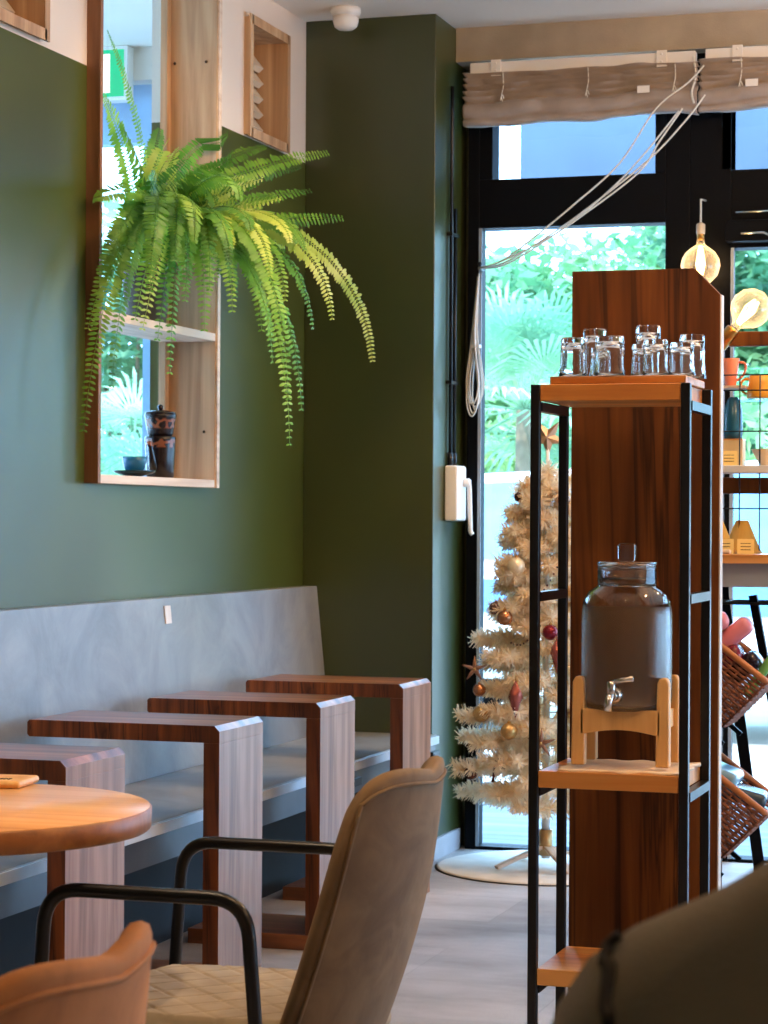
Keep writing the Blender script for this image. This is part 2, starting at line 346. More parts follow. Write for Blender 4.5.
# left wall with three openings
w = MB(); t = 0.0
ny0, ny1, nz0, nz1 = 6.03, 6.95, 1.32, 2.97
holes = [(5.33, 5.72, 2.53, 2.92), (ny0, ny1, nz0, nz1), (7.27, 7.65, 2.52, 2.92)]
y = YB
for (a, b, c, d) in holes:
    w.box(XW, XL, y, a, 0, ZC); w.box(XW, XL, a, b, 0, c); w.box(XW, XL, a, b, d, ZC); y = b
w.box(XW, XL, y, YW, 0, ZC)
struct(w.build('wall_left', M['wall']))
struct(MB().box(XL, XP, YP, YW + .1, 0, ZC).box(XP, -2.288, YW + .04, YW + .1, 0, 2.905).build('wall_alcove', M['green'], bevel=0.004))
struct(MB().box(XP, XP + .012, YP + .0, YW - .03, 0, .075).build('baseboard_alcove', plain('grey_skirting', rgb(176, 172, 178), .5)))
struct(MB().box(-6.1, XR + .1, YB - .1, YB, 0, ZC).build('wall_back', M['cream']))
struct(MB().box(-6.1, -6, YB, 3.6, 0, ZC).box(-6.1, -6, 3.6, 8.1, 0, .3).box(-6.1, -6, 3.6, 8.1, 2.8, ZC).box(-6.1, -6, 8.1, YW + .1, 0, ZC).build('wall_side_room', M['cream']))
fr = struct(MB().box(-6.07, -6.02, 3.6, 3.66, .3, 2.8).box(-6.07, -6.02, 5.8, 5.86, .3, 2.8).box(-6.07, -6.02, 8.04, 8.1, .3, 2.8).build('window_8', M['blackframe'])); MB().box(-6.05, -6.045, 3.66, 8.04, .3, 2.8).build('window_pane', M['pane'], fr)  # unseen window added to brighten the side room behind the niche
# concrete beam over the windows
struct(MB().box(XP + .001, XR, 8.15, YW + .1, 2.905, ZC).build('trim_1', M['concrete']))
struct(MB().box(-6, XL - .2, 8.15, YW + .1, 2.905, ZC).build('trim_2', M['cream']))
# window bays
def bay(i, x0, x1, gx0, gx1, tx0, tx1, gz1=2.30, tz0=2.48):
    f = MB(); ya, yb = YW - .03, YW + .07
    f.box(x0, gx0, ya, yb, 0, 2.905); f.box(gx1, x1, ya, yb, 0, 2.905)
    f.box(gx0, gx1, ya, yb, gz1, tz0); f.box(gx0, gx1, ya, yb, 0, .012)
    f.box(gx0, tx0, ya, yb, tz0, 2.905); f.box(tx1, gx1, ya, yb, tz0, 2.905)
    f.box(tx0, tx1, ya, yb, 2.87, 2.905)
    fr = struct(f.build('window_%d' % i, M['blackframe'], bevel=0.003))
    MB().box(gx0, gx1, YW + .01, YW + .016, .012, gz1).build('window_pane', M['pane'], fr)
    MB().box(tx0, tx1, YW + .01, YW + .016, tz0, 2.87).build('transom_pane', M['pane'], fr)
    # pale inner glazing bead
    b = MB(); b.box(gx0, gx0 + .012, ya - .004, ya, .012, gz1)
    b.build('glazing_bead', M['grey_apron'], fr)
    return fr
bay(1, -2.288, -1.46, -2.245, -1.548, -2.195, -1.587)
bay(2, -1.46, -.30, -1.31, -.38, -1.345, -.40, 2.20)
bay(3, -.30, .95, -.22, .87, -.20, .85)
bay(4, .95, 2.20, 1.03, 2.12, 1.05, 2.10)
bay(5, 2.20, XR, 2.28, XR - .08, 2.3, XR - .1)
# side room window beyond the niche
f = MB(); ya, yb = YW - .02, YW + .06
f.box(-3.60, XW, ya, yb, 0, 2.905); f.box(-6, -3.60, ya, yb, 2.68, 2.905); f.box(-4.9, -4.82, ya, yb, 0, 2.68); f.box(-6, -5.9, ya, yb, 0, 2.68)
fr = struct(f.build('window_6', plain('daylight_blue_tone', rgb(150, 186, 216), 0.6)))  # blue cast of daylight is painted into this frame colour
MB().box(-5.9, -3.60, YW + .01, YW + .016, 0, 2.68).build('window_pane', M['pane'], fr)
# right wall with an unseen low window added for side daylight
w = MB(); w.box(XR, XR + .1, YB, 5.0, 0, ZC); w.box(XR, XR + .1, 5.0, 7.9, 0, .3); w.box(XR, XR + .1, 5.0, 7.9, 1.7, ZC); w.box(XR, XR + .1, 7.9, YW + .1, 0, ZC)
struct(w.build('wall_right', M['cream']))
f = MB()
for k in range(3): f.box(XR + .02, XR + .08, 5.0 + k * 1.42, 5.06 + k * 1.42, .3, 1.7)
f.box(XR + .02, XR + .08, 5.0, 7.9, .3, .36); f.box(XR + .02, XR + .08, 5.0, 7.9, 1.64, 1.7)
fr = struct(f.build('window_7', M['blackframe'])); MB().box(XR + .045, XR + .05, 5.06, 7.84, .36, 1.64).build('window_pane', M['pane'], fr)

# niche cut through the wall: wooden box with a glazed back
n = thing('wall_niche', 'tall wooden framed display niche in the green wall with glass behind', 'wall niche', (-2.81, 6.49, 1.32))
def loc(mb, base): mb.v = [(a - base[0], b - base[1], c - base[2]) for a, b, c in mb.v]; return mb
B = (-2.81, 6.49, 1.32)
X0, X1 = -2.955, -2.772; zb, zt = 1.318, 2.99
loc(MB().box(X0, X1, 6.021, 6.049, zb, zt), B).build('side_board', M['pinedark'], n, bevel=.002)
rb = loc(MB().box(X0, X1, 6.93, 6.952, zb, zt), B).build('side_board', M['pine'], n, bevel=.002)
loc(MB().box(X0, X1, 6.049, 6.93, zb, zb + .026), B).build('bottom_board', M['pineend'], n, bevel=.002)
loc(MB().box(X0, X1, 6.049, 6.93, 1.792, 1.818), B).build('shelf', M['pineend'], n, bevel=.002)
loc(MB().box(X1, X1 + .006, 6.934, 6.956, zb, zt), B).build('edge_strip', M['pineend'], n)
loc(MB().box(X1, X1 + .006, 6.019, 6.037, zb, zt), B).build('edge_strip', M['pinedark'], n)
loc(MB().box(X0 - .003, X0 + .02, 6.90, 6.93, zb + .026, zt), B).build('stop_bead', M['pine'], n)
g = loc(MB().box(X0 - .012, X0 - .006, 6.03, 6.945, zb + .005, zt), B).build('glass_back', M['pane'], n)
s = MB()
for z in (2.27, 2.36, 1.5, 2.7):
    for xx in (-2.92, -2.81): s.sphere((xx, 6.928, z), .005, 8)
loc(s, B).build('screw', plain('dark_steel', rgb(70, 50, 34), .4, metal=.6), rb)

# vents high in the wall
def vent(y0, y1, z0, z1, label):
    b = (-2.81, (y0 + y1) / 2, z0)
    v = thing('louvre_vent', label, 'vent', b, group='wooden framed louvre openings high in the wall')
    f = MB(); fw = .022
    f.box(-3.0, -2.79, y0 - .01, y0 + .012, z0 - .01, z1 + .01); f.box(-3.0, -2.79, y1 - .012, y1 + .01, z0 - .01, z1 + .01)
    f.box(-3.0, -2.79, y0, y1, z0 - .01, z0 + .012); f.box(-3.0, -2.79, y0, y1, z1 - .012, z1 + .01)
    loc(f, b).build('frame', M['pine'], v, bevel=.002)
    e = MB(); e.box(-2.79, -2.784, y0 - .018, y0 + .012, z0 - .018, z1 + .018); e.box(-2.79, -2.784, y1 - .012, y1 + .018, z0 - .018, z1 + .018)
    e.box(-2.79, -2.784, y0, y1, z0 - .018, z0 + .014); e.box(-2.79, -2.784, y0, y1, z1 - .014, z1 + .018)
    loc(e, b).build('face_trim', M['pine'], v)
    k = int((z1 - z0) / .055)
    for i in range(k):
        z = z0 + .035 + i * .055
        loc(MB().obox((-2.91, (y0 + y1) / 2, z), (.09, y1 - y0 - .03, .024), Matrix.Rotation(R(52), 3, 'Y')), b).build('slat', M['linen_plain'], v)
    loc(MB().box(-2.998, -2.992, y0, y1, z0, z1), b).build('back_board', M['cream'], v)
    return v
M['linen_plain'] = plain('cream_slat', rgb(214, 196, 170), .6)
vent(7.28, 7.64, 2.53, 2.91, 'small louvre vent high on the white wall beside the hanging fern')
vent(5.34, 5.71, 2.54, 2.91, 'louvre vent cut off at the top left corner of the photo')

# smoke sensor
n = thing('ceiling_sensor', 'round white sensor dome on the ceiling above the dark green wall', 'sensor', (-2.60, 7.72, ZC))
MB().lathe([(.052, 0), (.054, -.012), (.05, -.03)], 28).build('base', M['white'], n)
MB().lathe([(.045, -.03), (.046, -.045), (.04, -.066), (.028, -.076), (.002, -.08)], 28).build('dome', M['white'], n)

# ------------------------------------------------------------------ blinds
def blind(x0, x1, zr, label, seed, brs, tagx):
    rnd = random.Random(seed); b = ((x0 + x1) / 2, 8.12, zr)
    t = thing('roman_blind', label, 'blind', b, group='raised roman blinds under the concrete beam')
    loc(MB().box(x0, x1, 8.105, 8.145, zr - .022, zr + .022), b).build('headrail', M['white'], t, bevel=.004)
    for x in brs:
        m = MB(); m.box(x - .018, x + .018, 8.098, 8.106, zr - .03, zr + .028)
        for q in (-.012, .015):
            m.sphere((x, 8.097, zr + q), .004, 8)
        loc(m, b).build('bracket', M['white'], t)
    # folded cloth: stacked folds then a hanging bottom bar
    prof = []
    z = zr - .012; i = 0
    while z > zr - .115:
        prof.append((8.088 - .004 * (i % 3) if i % 2 else 8.128, z)); z -= .0095; i += 1
    prof += [(8.112, zr - .12), (8.088, zr - .128), (8.082, zr - .15), (8.085, zr - .172), (8.1, zr - .18), (8.085, zr - .188), (8.092, zr - .205), (8.13, zr - .205)]
    nx = 90; vs = []; fs = []
    ph = [rnd.uniform(0, 6) for _ in range(6)]
    for j, (yy, zz) in enumerate(prof):
        for i in range(nx + 1):
            u = i / nx; x = x0 - .02 + (x1 - x0 + .03) * u
            d = (math.sin(u * 9 + ph[0] + j * .35) * .006 + math.sin(u * 23 + ph[1] - j * .6) * .005 + math.sin(u * 41 + ph[2] + j) * .002)
            sag = (math.sin(u * 12.5 + ph[3]) * .006 + math.sin(u * 5 + ph[4]) * .006) * min(1, j / 10)
            fold = .012 * math.sin(u * 14 + ph[5] + j * .8) * (1 if 3 < j < 11 else .2)
            vs.append((x, yy - abs(d) - max(0, fold) * .8, zz + sag + d * .4))
    N = nx + 1
    for j in range(len(prof) - 1):
        for i in range(nx): fs.append((j * N + i, j * N + i + 1, (j + 1) * N + i + 1, (j + 1) * N + i))
    m = MB(); m.add(vs, fs, True); o = loc(m, b).build('folded_cloth', M['linen'], t)
    q = o.modifiers.new('s', 'SOLIDIFY'); q.thickness = .003
    for k in range(3):
        x = x0 + .13 + k * (x1 - x0 - .2) / 2
        m = MB(); m.tube(smooth_path([(x, 8.085, zr - .02), (x + .003, 8.082, zr - .07), (x - .003, 8.078, zr - .11), (x + .001, 8.08, zr - .13)]), .0018, 6)
        m.tube(smooth_path([(x - .008, 8.08, zr - .125), (x, 8.074, zr - .105), (x + .007, 8.078, zr - .12)]), .0018, 6)
        loc(m, b).build('lift_cord', M['cord'], t)
    loc(MB().box(tagx - .022, tagx + .022, 8.07, 8.074, zr - .125, zr - .1), b).build('care_tag', M['white'], t)
    # side gather at the right-hand end
    m = MB(); m.tube(smooth_path([(x1 - .005, 8.09, zr), (x1 + .005, 8.085, zr - .07), (x1 - .008, 8.08, zr - .13), (x1, 8.08, zr - .17)]), .004, 6)
    loc(m, b).build('cord_bead', M['cord'], t)
blind(-2.25, -1.42, 2.868, 'raised taupe roman blind nearest the dark green corner', 3, (-2.15, -1.54), -1.60)
blind(-1.385, -.42, 2.872, 'raised taupe roman blind at the top right corner above the wicker baskets', 8, (-1.27, -.6), -1.215)

# cables
def cable(name, label, strands, r, knots=None, cat='cable', grp=None):
    b = strands[0][0]; t = thing(name, label, cat, b)
    for s_ in strands:
        m = MB(); m.tube(smooth_path(s_, 8), r, 6); loc(m, b).build('strand', M['cord'], t)
    return t
HK = (-2.219, 8.13, 2.141)
cb = cable('cable_bundle', 'thin white cords swagged down from the blinds and coiled on the black window frame', [
    [HK, (-2.12, 8.06, 2.155), (-2.02, 8.03, 2.21), (-1.84, 8.02, 2.345), (-1.675, 8.03, 2.49), (-1.55, 8.05, 2.68), (-1.44, 8.07, 2.77), (-1.385, 8.08, 2.83)],
    [HK, (-2.10, 8.05, 2.15), (-1.91, 8.02, 2.25), (-1.74, 8.0, 2.36), (-1.56, 8.01, 2.50), (-1.44, 8.03, 2.63), (-1.377, 8.06, 2.722)],
    [HK, (-2.12, 8.04, 2.15), (-1.93, 8.0, 2.225), (-1.79, 7.99, 2.31), (-1.60, 8.0, 2.45), (-1.53, 8.02, 2.56), (-1.455, 8.05, 2.676)],
    [HK, (-2.09, 8.06, 2.148), (-1.88, 8.02, 2.26), (-1.70, 8.02, 2.40), (-1.58, 8.04, 2.53), (-1.47, 8.06, 2.67)]], .0032)
rnd = random.Random(5)
for k in range(7):
    w1 = .012 + rnd.random() * .02; z0 = 1.60 + rnd.random() * .05; c = -2.248 + rnd.uniform(-.006, .006)
    pts = [(-2.238, 8.205, 2.13), (c + w1 * .4 - .008, 8.195 - k * .003, 1.9), (c + w1, 8.19 - k * .004, z0 + .08), (c, 8.188 - k * .004, z0), (c - w1, 8.19 - k * .003, z0 + .07), (c - w1 * .5, 8.2, 1.88), (-2.242, 8.205, 2.12)]
    m = MB(); m.tube(smooth_path(pts, 7), .003, 6); loc(m, HK).build('coil_loop', M['cord'], cb)
loc(MB().obox((-2.243, 8.19, 1.86), (.03, .03, .012)), HK).build('cable_tie', M['white'], cb)
loc(MB().tube([(-2.23, 8.232, 2.14), (-2.225, 8.18, 2.145), (-2.222, 8.16, 2.16)], .005, 6).sphere((-2.222, 8.158, 2.16), .009, 8), HK).build('hook', M['black'], cb)

# conduits and winder box on the alcove side
b = (XP, 8.08, 1.42)
n = thing('window_winder', 'white window winder box with black cable tubes running up the teal side wall', 'window winder', b)
m = MB(); m.tube(rounded([(XP + .012, 8.067, 1.42), (XP + .012, 8.067, 2.70), (XP + .012, 8.067, 2.80)], .01), .007, 8); loc(m, b).build('conduit', M['black'], n)
m = MB(); m.tube([(XP + .012, 8.118, 1.42), (XP + .012, 8.118, 2.36)], .007, 8); loc(m, b).build('conduit', M['black'], n)
for z in (1.48, 1.70, 2.20, 2.27):
    pass
for z in (1.72, 2.26):
    m = MB(); m.box(XP, XP + .022, 8.045, 8.14, z - .006, z + .006); loc(m, b).build('clip', M['black'], n)
for yy in (8.067, 8.118):
    m = MB(); m.tube([(XP + .012, yy, 1.415), (XP + .012, yy, 1.465)], .011, 10); loc(m, b).build('gland', M['black'], n)
loc(MB().box(XP, XP + .05, 8.03, 8.155, 1.215, 1.417), b).build('housing', M['white'], n, bevel=.008)
m = MB(); m.lathe([(.016, 0), (.016, .02), (.012, .024)], 16, (XP + .05, 8.12, 1.355), Matrix.Rotation(R(90), 4, 'Y')).tube(rounded([(XP + .068, 8.12, 1.355), (XP + .07, 8.122, 1.34), (XP + .07, 8.14, 1.175), (XP + .078, 8.142, 1.165)], .005), .009, 8)
loc(m, b).build('crank_handle', M['white'], n)

# ------------------------------------------------------------------ bench
b = (-2.55, 6.0, 0)
bench = thing('wall_bench', 'long built-in bench with grey stone-look seat and leaning backrest along the green wall', 'bench', b)
y0, y1 = 3.0, YP - .002
loc(MB().prism([(-2.808, .428), (-2.297, .428), (-2.297, .448), (-2.303, .452), (-2.808, .452)], 'y', y0, y1 + .01), b).build('seat', M['seat'], bench, bevel=.002)
loc(MB().box(-2.297, -2.291, y0, y1 + .008, .420, .447), b).build('seat_edge', plain('pale_edge_strip', rgb(206, 214, 224), .3), bench)
loc(MB().box(-2.325, -2.302, y0, y1, .345, .427), b).build('front_rail', M['stainless'], bench)
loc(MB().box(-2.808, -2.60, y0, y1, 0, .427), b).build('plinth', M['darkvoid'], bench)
loc(MB().prism([(-2.808, .452), (-2.70, .452), (-2.754, .976), (-2.808, .976)], 'y', y0, y1), b).build('backrest', M['stone'], bench, bevel=.002)
for yy in (4.02, 5.03, 6.02, 6.96, 7.86):
    o = loc(MB().obox((-2.296, yy, .382), (.014, .09, .028)), b).build('power_outlet', M['black'], bench, bevel=.003)
    loc(MB().obox((-2.2885, yy, .382), (.003, .07, .014)), b).build('socket_face', plain('dark_grey_plastic', rgb(60, 60, 64), .4), o)
tag(MB().obox((0, 0, 0), (.003, .045, .055), Matrix.Rotation(R(-5.8), 3, 'Y')).build('wall_tag', plain('beige_card', rgb(232, 216, 204), .6), None), 'small square beige card stuck near the top of the grey bench backrest', 'card')
bpy.data.objects['wall_tag'].location = (-2.7465, 6.49, .925)

# ------------------------------------------------------------------ C-shaped side tables over the bench
def c_table(label):
    t = thing('side_table', label, 'side table', (0, 0, 0), group='C-shaped walnut side tables straddling the bench')
    th = .043; ch = .014
    # local: outer face x=0, going -x ; y 0..0.31
    m = MB(); m.prism([(-.53, .70 - th + .006), (-.524, .70 - th), (-th, .70 - th), (-th, .70 - th - .001), (0, .70 - th - .001), (0, .70 - ch), (-ch, .70), (-.524, .70), (-.53, .694)], 'y', 0, .31)
    o = m.build('table_top', [M['walnutx'], M['walnutedge'], M['walnut']], t, bevel=.002)
    for p in o.data.polygons: p.material_index = 1 if abs(p.normal.y) > .9 else (2 if p.normal.x > .9 else 0)
    o = MB().box(-th, 0, 0, .31, th, .656).build('side_panel', [M['walnut'], M['walnutedge']], t, bevel=.0015)
    for p in o.data.polygons: p.material_index = 1 if abs(p.normal.y) > .9 else 0
    MB().box(-.40, 0, 0, .31, 0.0, th).build('base_plate', M['walnutx'], t, bevel=.002)
    return t
labs = ['walnut C-shaped table farthest along the bench, beside the dark green corner',
        'walnut C-shaped table second from the dark green corner',
        'walnut C-shaped table between the grey velvet armchair and the bench, its whole top in view',
        'walnut C-shaped table just behind the round wooden table']
t0 = c_table(labs[0]); t0.location = (-2.127, 6.922, 0)
clone(t0, (-2.127, 6.13, 0), None, labs[1]); clone(t0, (-2.127, 5.36, 0), None, labs[2]); clone(t0, (-2.127, 4.475, 0), None, labs[3])

# ------------------------------------------------------------------ round table
t = thing('round_table', 'small round honey-coloured wooden cafe table at the left edge', 'table', (-1.860, 3.46, 0))
tt = MB().lathe([(.337, .732), (.336, .735), (.001, .735)], 72).build('table_top', M['oak'], t)
MB().lathe([(.001, .696), (.335, .696), (.339, .70), (.34, .731), (.337, .733)], 72, cap0=False, cap1=False).build('edge_band', wood('dark_oak_edge', (rgb(110, 62, 24), rgb(150, 92, 42), rgb(172, 112, 56)), 'x', .8, .4), t)
MB().lathe([(.03, .02), (.03, .697)], 24).build('pedestal', M['black'], t)
MB().lathe([(.21, 0), (.21, .008), (.2, .014), (.03, .03)], 48).build('base', M['black'], t)
t = thing('wooden_coaster', 'small light wood block lying on the round table', 'coaster', (-1.905, 3.76, .735), .12)
m = MB(); m.box(-.07, .045, -.055, .055, 0, .014); m.build('block', M['beech'], t, bevel=.006)
mm = MB()
for k in range(5): mm.box(-.02 + k * .008, -.015 + k * .008, -.03, -.015, .014, .0148)
mm.build('printed_mark', M['jacketseam'], t)
tag(MB().lathe([(.018, 0), (.02, .005), (.02, .02), (.012, .026), (.001, .027)], 20).build('table_knob', M['white'], None), 'small white round piece on the light wood block, cut by the left edge', 'table piece')
bpy.data.objects['table_knob'].location = (-1.955, 3.755, .7492)

# ------------------------------------------------------------------ armchair (faces -x, local origin = seat centre on floor)
def chair(label, vel, grp):
    t = thing('armchair', label, 'chair', (0, 0, 0), group=grp)
    # back shell, world-like local coords : x forward is -x
    nu, nv = 18, 26
    def S(u, v):      # u 0 bottom ..1 top ; v -1..1
        z = .33 + .47 * u
        wd = .215 + .04 * math.sin(PI * min(1, u * .9)) - .012 * u
        top = 1 - .12 * abs(v) ** 5 * u ** 3 - .045 * (1 - abs(v)) ** 1.3 * u ** 6
        z = .33 + .505 * u * top
        xc = .222 + .115 * u + .022 * math.sin(PI * u)
        wrap = (.108 - .035 * u)
        return Vector((xc - wrap * abs(v) ** 2.2, wd * v * (1 - .05 * abs(v) ** 4), z))
    outer = [[S(i / nu, -1 + 2 * j / nv) for j in range(nv + 1)] for i in range(nu + 1)]
    th = .04
    vs = []; fs = []
    def nrm(i, j):
        a = outer[min(i + 1, nu)][j] - outer[max(i - 1, 0)][j]; b_ = outer[i][min(j + 1, nv)] - outer[i][max(j - 1, 0)]
        n_ = b_.cross(a); n_.normalize()
        if n_.x > 0: n_ = -n_
        return n_
    for i in range(nu + 1):
        for j in range(nv + 1): vs.append(outer[i][j])
    K = (nu + 1) * (nv + 1)
    for i in range(nu + 1):
        for j in range(nv + 1):
            e = min(i, nu - i, j, nv - j)
            tt = th * (0.62 if e == 0 else (0.9 if e == 1 else 1))
            vs.append(outer[i][j] + nrm(i, j) * tt)
    W = nv + 1
    for i in range(nu):
        for j in range(nv):
            a = i * W + j; fs.append((a, a + 1, a + W + 1, a + W)); fs.append((K + a, K + a + W, K + a + W + 1, K + a + 1))
    bd = [(0, j) for j in range(nv)] + [(i, nv) for i in range(nu)] + [(nu, j) for j in range(nv, 0, -1)] + [(i, 0) for i in range(nu, 0, -1)]
    for k in range(len(bd)):
        a = bd[k][0] * W + bd[k][1]; c = bd[(k + 1) % len(bd)]; c = c[0] * W + c[1]; fs.append((a, K + a, K + c, c))
    m = MB(); m.add(vs, fs, True); bk = m.build('backrest', vel, t); bk.modifiers.new('s', 'SUBSURF').render_levels = 1
    # piped seam just inside the edge of the outside back
    loop = []
    for k in range(0, len(bd)):
        i, j = bd[k]; i = min(max(i, 1), nu - 1); j = min(max(j, 1), nv - 1)
        loop.append(outer[i][j] + Vector((.0015, 0, 0)) * 1.0)
    side = [outer[i][1] - nrm(i, 1) * .001 for i in range(0, nu)] ; top_ = [outer[nu - 1][j] - nrm(nu - 1, j) * .001 for j in range(1, nv)]; side2 = [outer[i][nv - 1] - nrm(i, nv - 1) * .001 for i in range(nu - 1, -1, -1)]
    mm = MB(); mm.tube(side + top_ + side2, .0035, 6); mm.build('piping', vel, bk)
    # seat pad with diamond quilting (bump geometry)
    ns = 120; vs = []; fs = []
    def hgt(x, y):
        a = (x + y) / .085; c = (x - y) / .085
        fa = abs(a - round(a)) * 2; fb = abs(c - round(c)) * 2
        return .0045 * min(1, (min(fa, fb)) * 9) ** .6
    for i in range(ns + 1):
        for j in range(ns + 1):
            u = -1 + 2 * i / ns; v = -1 + 2 * j / ns
            # squircle map
            x = u * math.sqrt(1 - v * v * .32); y_ = v * math.sqrt(1 - u * u * .32)
            e = max(abs(u), abs(v)); dz = -.05 * max(0, (e - .86) / .14) ** 2
            X = x * .25 - .01; Y = y_ * .235
            vs.append((X, Y, .425 + (hgt(X, Y) if e < .9 else 0) + dz))
    for i in range(ns):
        for j in range(ns): a = i * (ns + 1) + j; fs.append((a, a + ns + 1, a + ns + 2, a + 1))
    m = MB(); m.add(vs, fs, True)
    # underside
    o0 = len(m.v); rim = [(i, 0) for i in range(ns)] + [(ns, j) for j in range(ns)] + [(i, ns) for i in range(ns, 0, -1)] + [(0, j) for j in range(ns, 0, -1)]
    low = []
    for (i, j) in rim: x, y_, z = m.v[i * (ns + 1) + j]; low.append((x * .94, y_ * .94, .335))
    m.v += low; L = len(rim)
    for k in range(L):
        a = rim[k][0] * (ns + 1) + rim[k][1]; c = rim[(k + 1) % L]; c = c[0] * (ns + 1) + c[1]
        m.f.append((a, c, o0 + (k + 1) % L, o0 + k)); m.sm.append(True); m.mi.append(0)
    m.f.append(tuple(o0 + k for k in range(L))); m.sm.append(False); m.mi.append(0)
    m.build('seat', M['seatvelvet'], t)
    # tube frames : one loop on each side = front leg, arm, rear leg
    for sy in (-1, 1):
        yy = .283 * sy
        m = MB(); m.tube(rounded([(-.265, yy * .98, 0), (-.225, yy, .632), (.115, yy, .632), (.165, yy * .98, 0)], .06, 8), .0115, 12)
        fr = m.build('arm_frame', M['black'], t)
        for x in (-.265, .165): MB().lathe([(.014, 0), (.014, .012)], 12, (x, yy * .98, 0)).build('foot_cap', M['black'], fr)
    m = MB(); m.tube([(-.24, -.28, .31), (-.24, .28, .31)], .011, 10).tube([(.13, -.28, .31), (.13, .28, .31)], .011, 10)
    m.build('cross_bar', M['black'], t)
    return t
G = 'velvet armchairs with black tube arms'
ch = chair('brown-grey velvet armchair with black tube arms facing the round table, seen from behind', M['velvet'], G)
ch.location = (-1.385, 3.60, 0)
c2 = chair('tan velvet armchair cut off at the bottom left corner of the photo', M['velvet_rust'], G)
c2.location = (-1.212, 1.965, 0)

# ------------------------------------------------------------------ rack
rx0, rx1, ry0, ry1 = -1.197, -.851, 4.815, 5.10
b = ((rx0 + rx1) / 2, 4.96, 0)
rk = thing('shelf_rack', 'open narrow rack of black metal posts with honey wood shelves holding glasses and water jar', 'shelf rack', b)
pw = .020
for (x, yy) in ((rx0, ry0), (rx1 - pw, ry0), (rx0, ry1 - pw), (rx1 - pw, ry1 - pw)):
    loc(MB().box(x, x + pw, yy, yy + pw, 0, 1.512), b).build('post', M['black'], rk, bevel=.002)
for z in (1.455, 1.045, .625, .20):
    for x in (rx0 + .002, rx1 - pw + .002): loc(MB().box(x, x + .02, ry0 + pw, ry1 - pw, z, z + .02), b).build('side_rail', M['black'], rk)
for z, h in ((1.476, .036), (.645, .036), (.22, .036)):
    loc(MB().box(rx0 + pw + .001, rx1 - pw - .001, ry0 + .002, ry1 - .002, z, z + h), b).build('shelf', M['shelfwood'], rk, bevel=.002)
# tray and glasses
TZ = 1.512
t = thing('wooden_tray', 'shallow honey wood tray under the tumblers on top of the rack', 'tray', (-1.012, 4.955, TZ))
MB().box(-.148, .148, -.118, .118, 0, .018).build('tray_board', M['shelfwood'], t, bevel=.003)
def tumbler_mb(r0, r1, h, flute=10):
    # upside down : rim (wide) on the tray, thick base on top
    prof_o = [(r0, 0), (r0 * .97, h * .12), (r0 * .9, h * .3), (r1, h * .6), (r1 * .98, h * .94), (r1 * .93, h)]
    prof_i = [(r1 * .84, h * .86), (r1 * .86, h * .6), (r0 * .9 - .004, h * .3), (r0 * .97 - .003, h * .12), (r0 - .002, 0)]
    m = MB(); n_ = 40
    wob = lambda k, z: 1 + .018 * math.cos(2 * PI * k / n_ * flute) * (1 if z > h * .3 else 0)
    m.lathe(prof_o + [(.0005, h * .995)] + [(.0005, h * .84)] + prof_i + [(r0, 0)], n_, cap0=False, cap1=False, wob=wob)
    return m
gl = [(-1.131, 4.868, .031, .027, .084, 'tumbler nearest the left end of the tray'),
      (-1.108, 4.985, .029, .027, .112, 'tall tumbler behind the leftmost one'),
      (-1.082, 4.925, .026, .022, .066, 'short tumbler second in the front row from the left'),
      (-1.050, 4.868, .034, .032, .086, 'wide tumbler in front, left of the middle of the tray'),
      (-.990, 4.99, .030, .028, .118, 'tallest tumbler at the back middle of the tray'),
      (-.985, 4.90, .026, .023, .070, 'short tumbler tucked before the tallest one'),
      (-.950, 4.868, .029, .027, .077, 'front tumbler right of the middle of the tray'),
      (-.895, 4.878, .029, .026, .070, 'front tumbler at the right end of the tray'),
      (-.893, 4.99, .031, .028, .096, 'back tumbler at the right end of the tray')]
for x, yy, r0, r1, h, lb in gl:
    t = thing('glass_tumbler', 'clear upturned glass ' + lb, 'glass', (x + .015, yy, TZ + .0185), group='upturned tumblers on top of the rack')
    tumbler_mb(r0, r1, h).build('glass_body', M['glass'], t)

# towel, stand, dispenser
SZ = .681
m = MB(); vs = []; fs = []; nn = 30; rnd = random.Random(2)
for i in range(nn + 1):
    for j in range(nn + 1):
        u = -1 + 2 * i / nn; v = -1 + 2 * j / nn
        ed = max(abs(u), abs(v))
        x = u * .134 * (1 + .05 * math.sin(v * 9)) ; yy = v * .118 * (1 + .05 * math.sin(u * 8 + 1))
        z = .003 + (.002 + .001 * math.sin(u * 13 + v * 4) * math.sin(v * 11)) * (1 if ed > .82 else .15)
        vs.append((x, yy, max(z, .002)))
for i in range(nn):
    for j in range(nn): a = i * (nn + 1) + j; fs.append((a, a + nn + 1, a + nn + 2, a + 1))
m.add(vs, fs, True); o = m.build('folded_towel', M['towel'], None); o.location = (-1.005, 4.945, SZ); tag(o, 'thin cream cloth spread under the wooden jar stand', 'cloth')
q = o.modifiers.new('s', 'SOLIDIFY'); q.thickness = .006; q.offset = 1
o.location.z = SZ - .0005
st = thing('jar_stand', 'light beech wood stand with four legs holding the water jar', 'stand', (-1.012, 4.955, SZ + .009))
rr = .097
for k, a in enumerate((225, 315, 45, 135)):
    a = R(a); cx, cy = .0925 * (1 if math.cos(a) > 0 else -1), .058 * (1 if math.sin(a) > 0 else -1)
    m = MB(); ty = math.atan2(cy, cx)
    prof = [(-.016, 0), (.016, 0), (.015, .18), (.009, .192), (-.006, .192), (-.013, .18)]
    m.prism([(u * .95, v) for u, v in prof], 'y', -.013, .013)
    rot = Matrix.Rotation(0, 4, 'Z'); m.v = [tuple(Vector(q) + Vector((cx, cy, 0))) for q in m.v]
    m.build('leg', M['beech'], st, bevel=.004)
m = MB(); N = 16  # front and back rails, lower edge arched
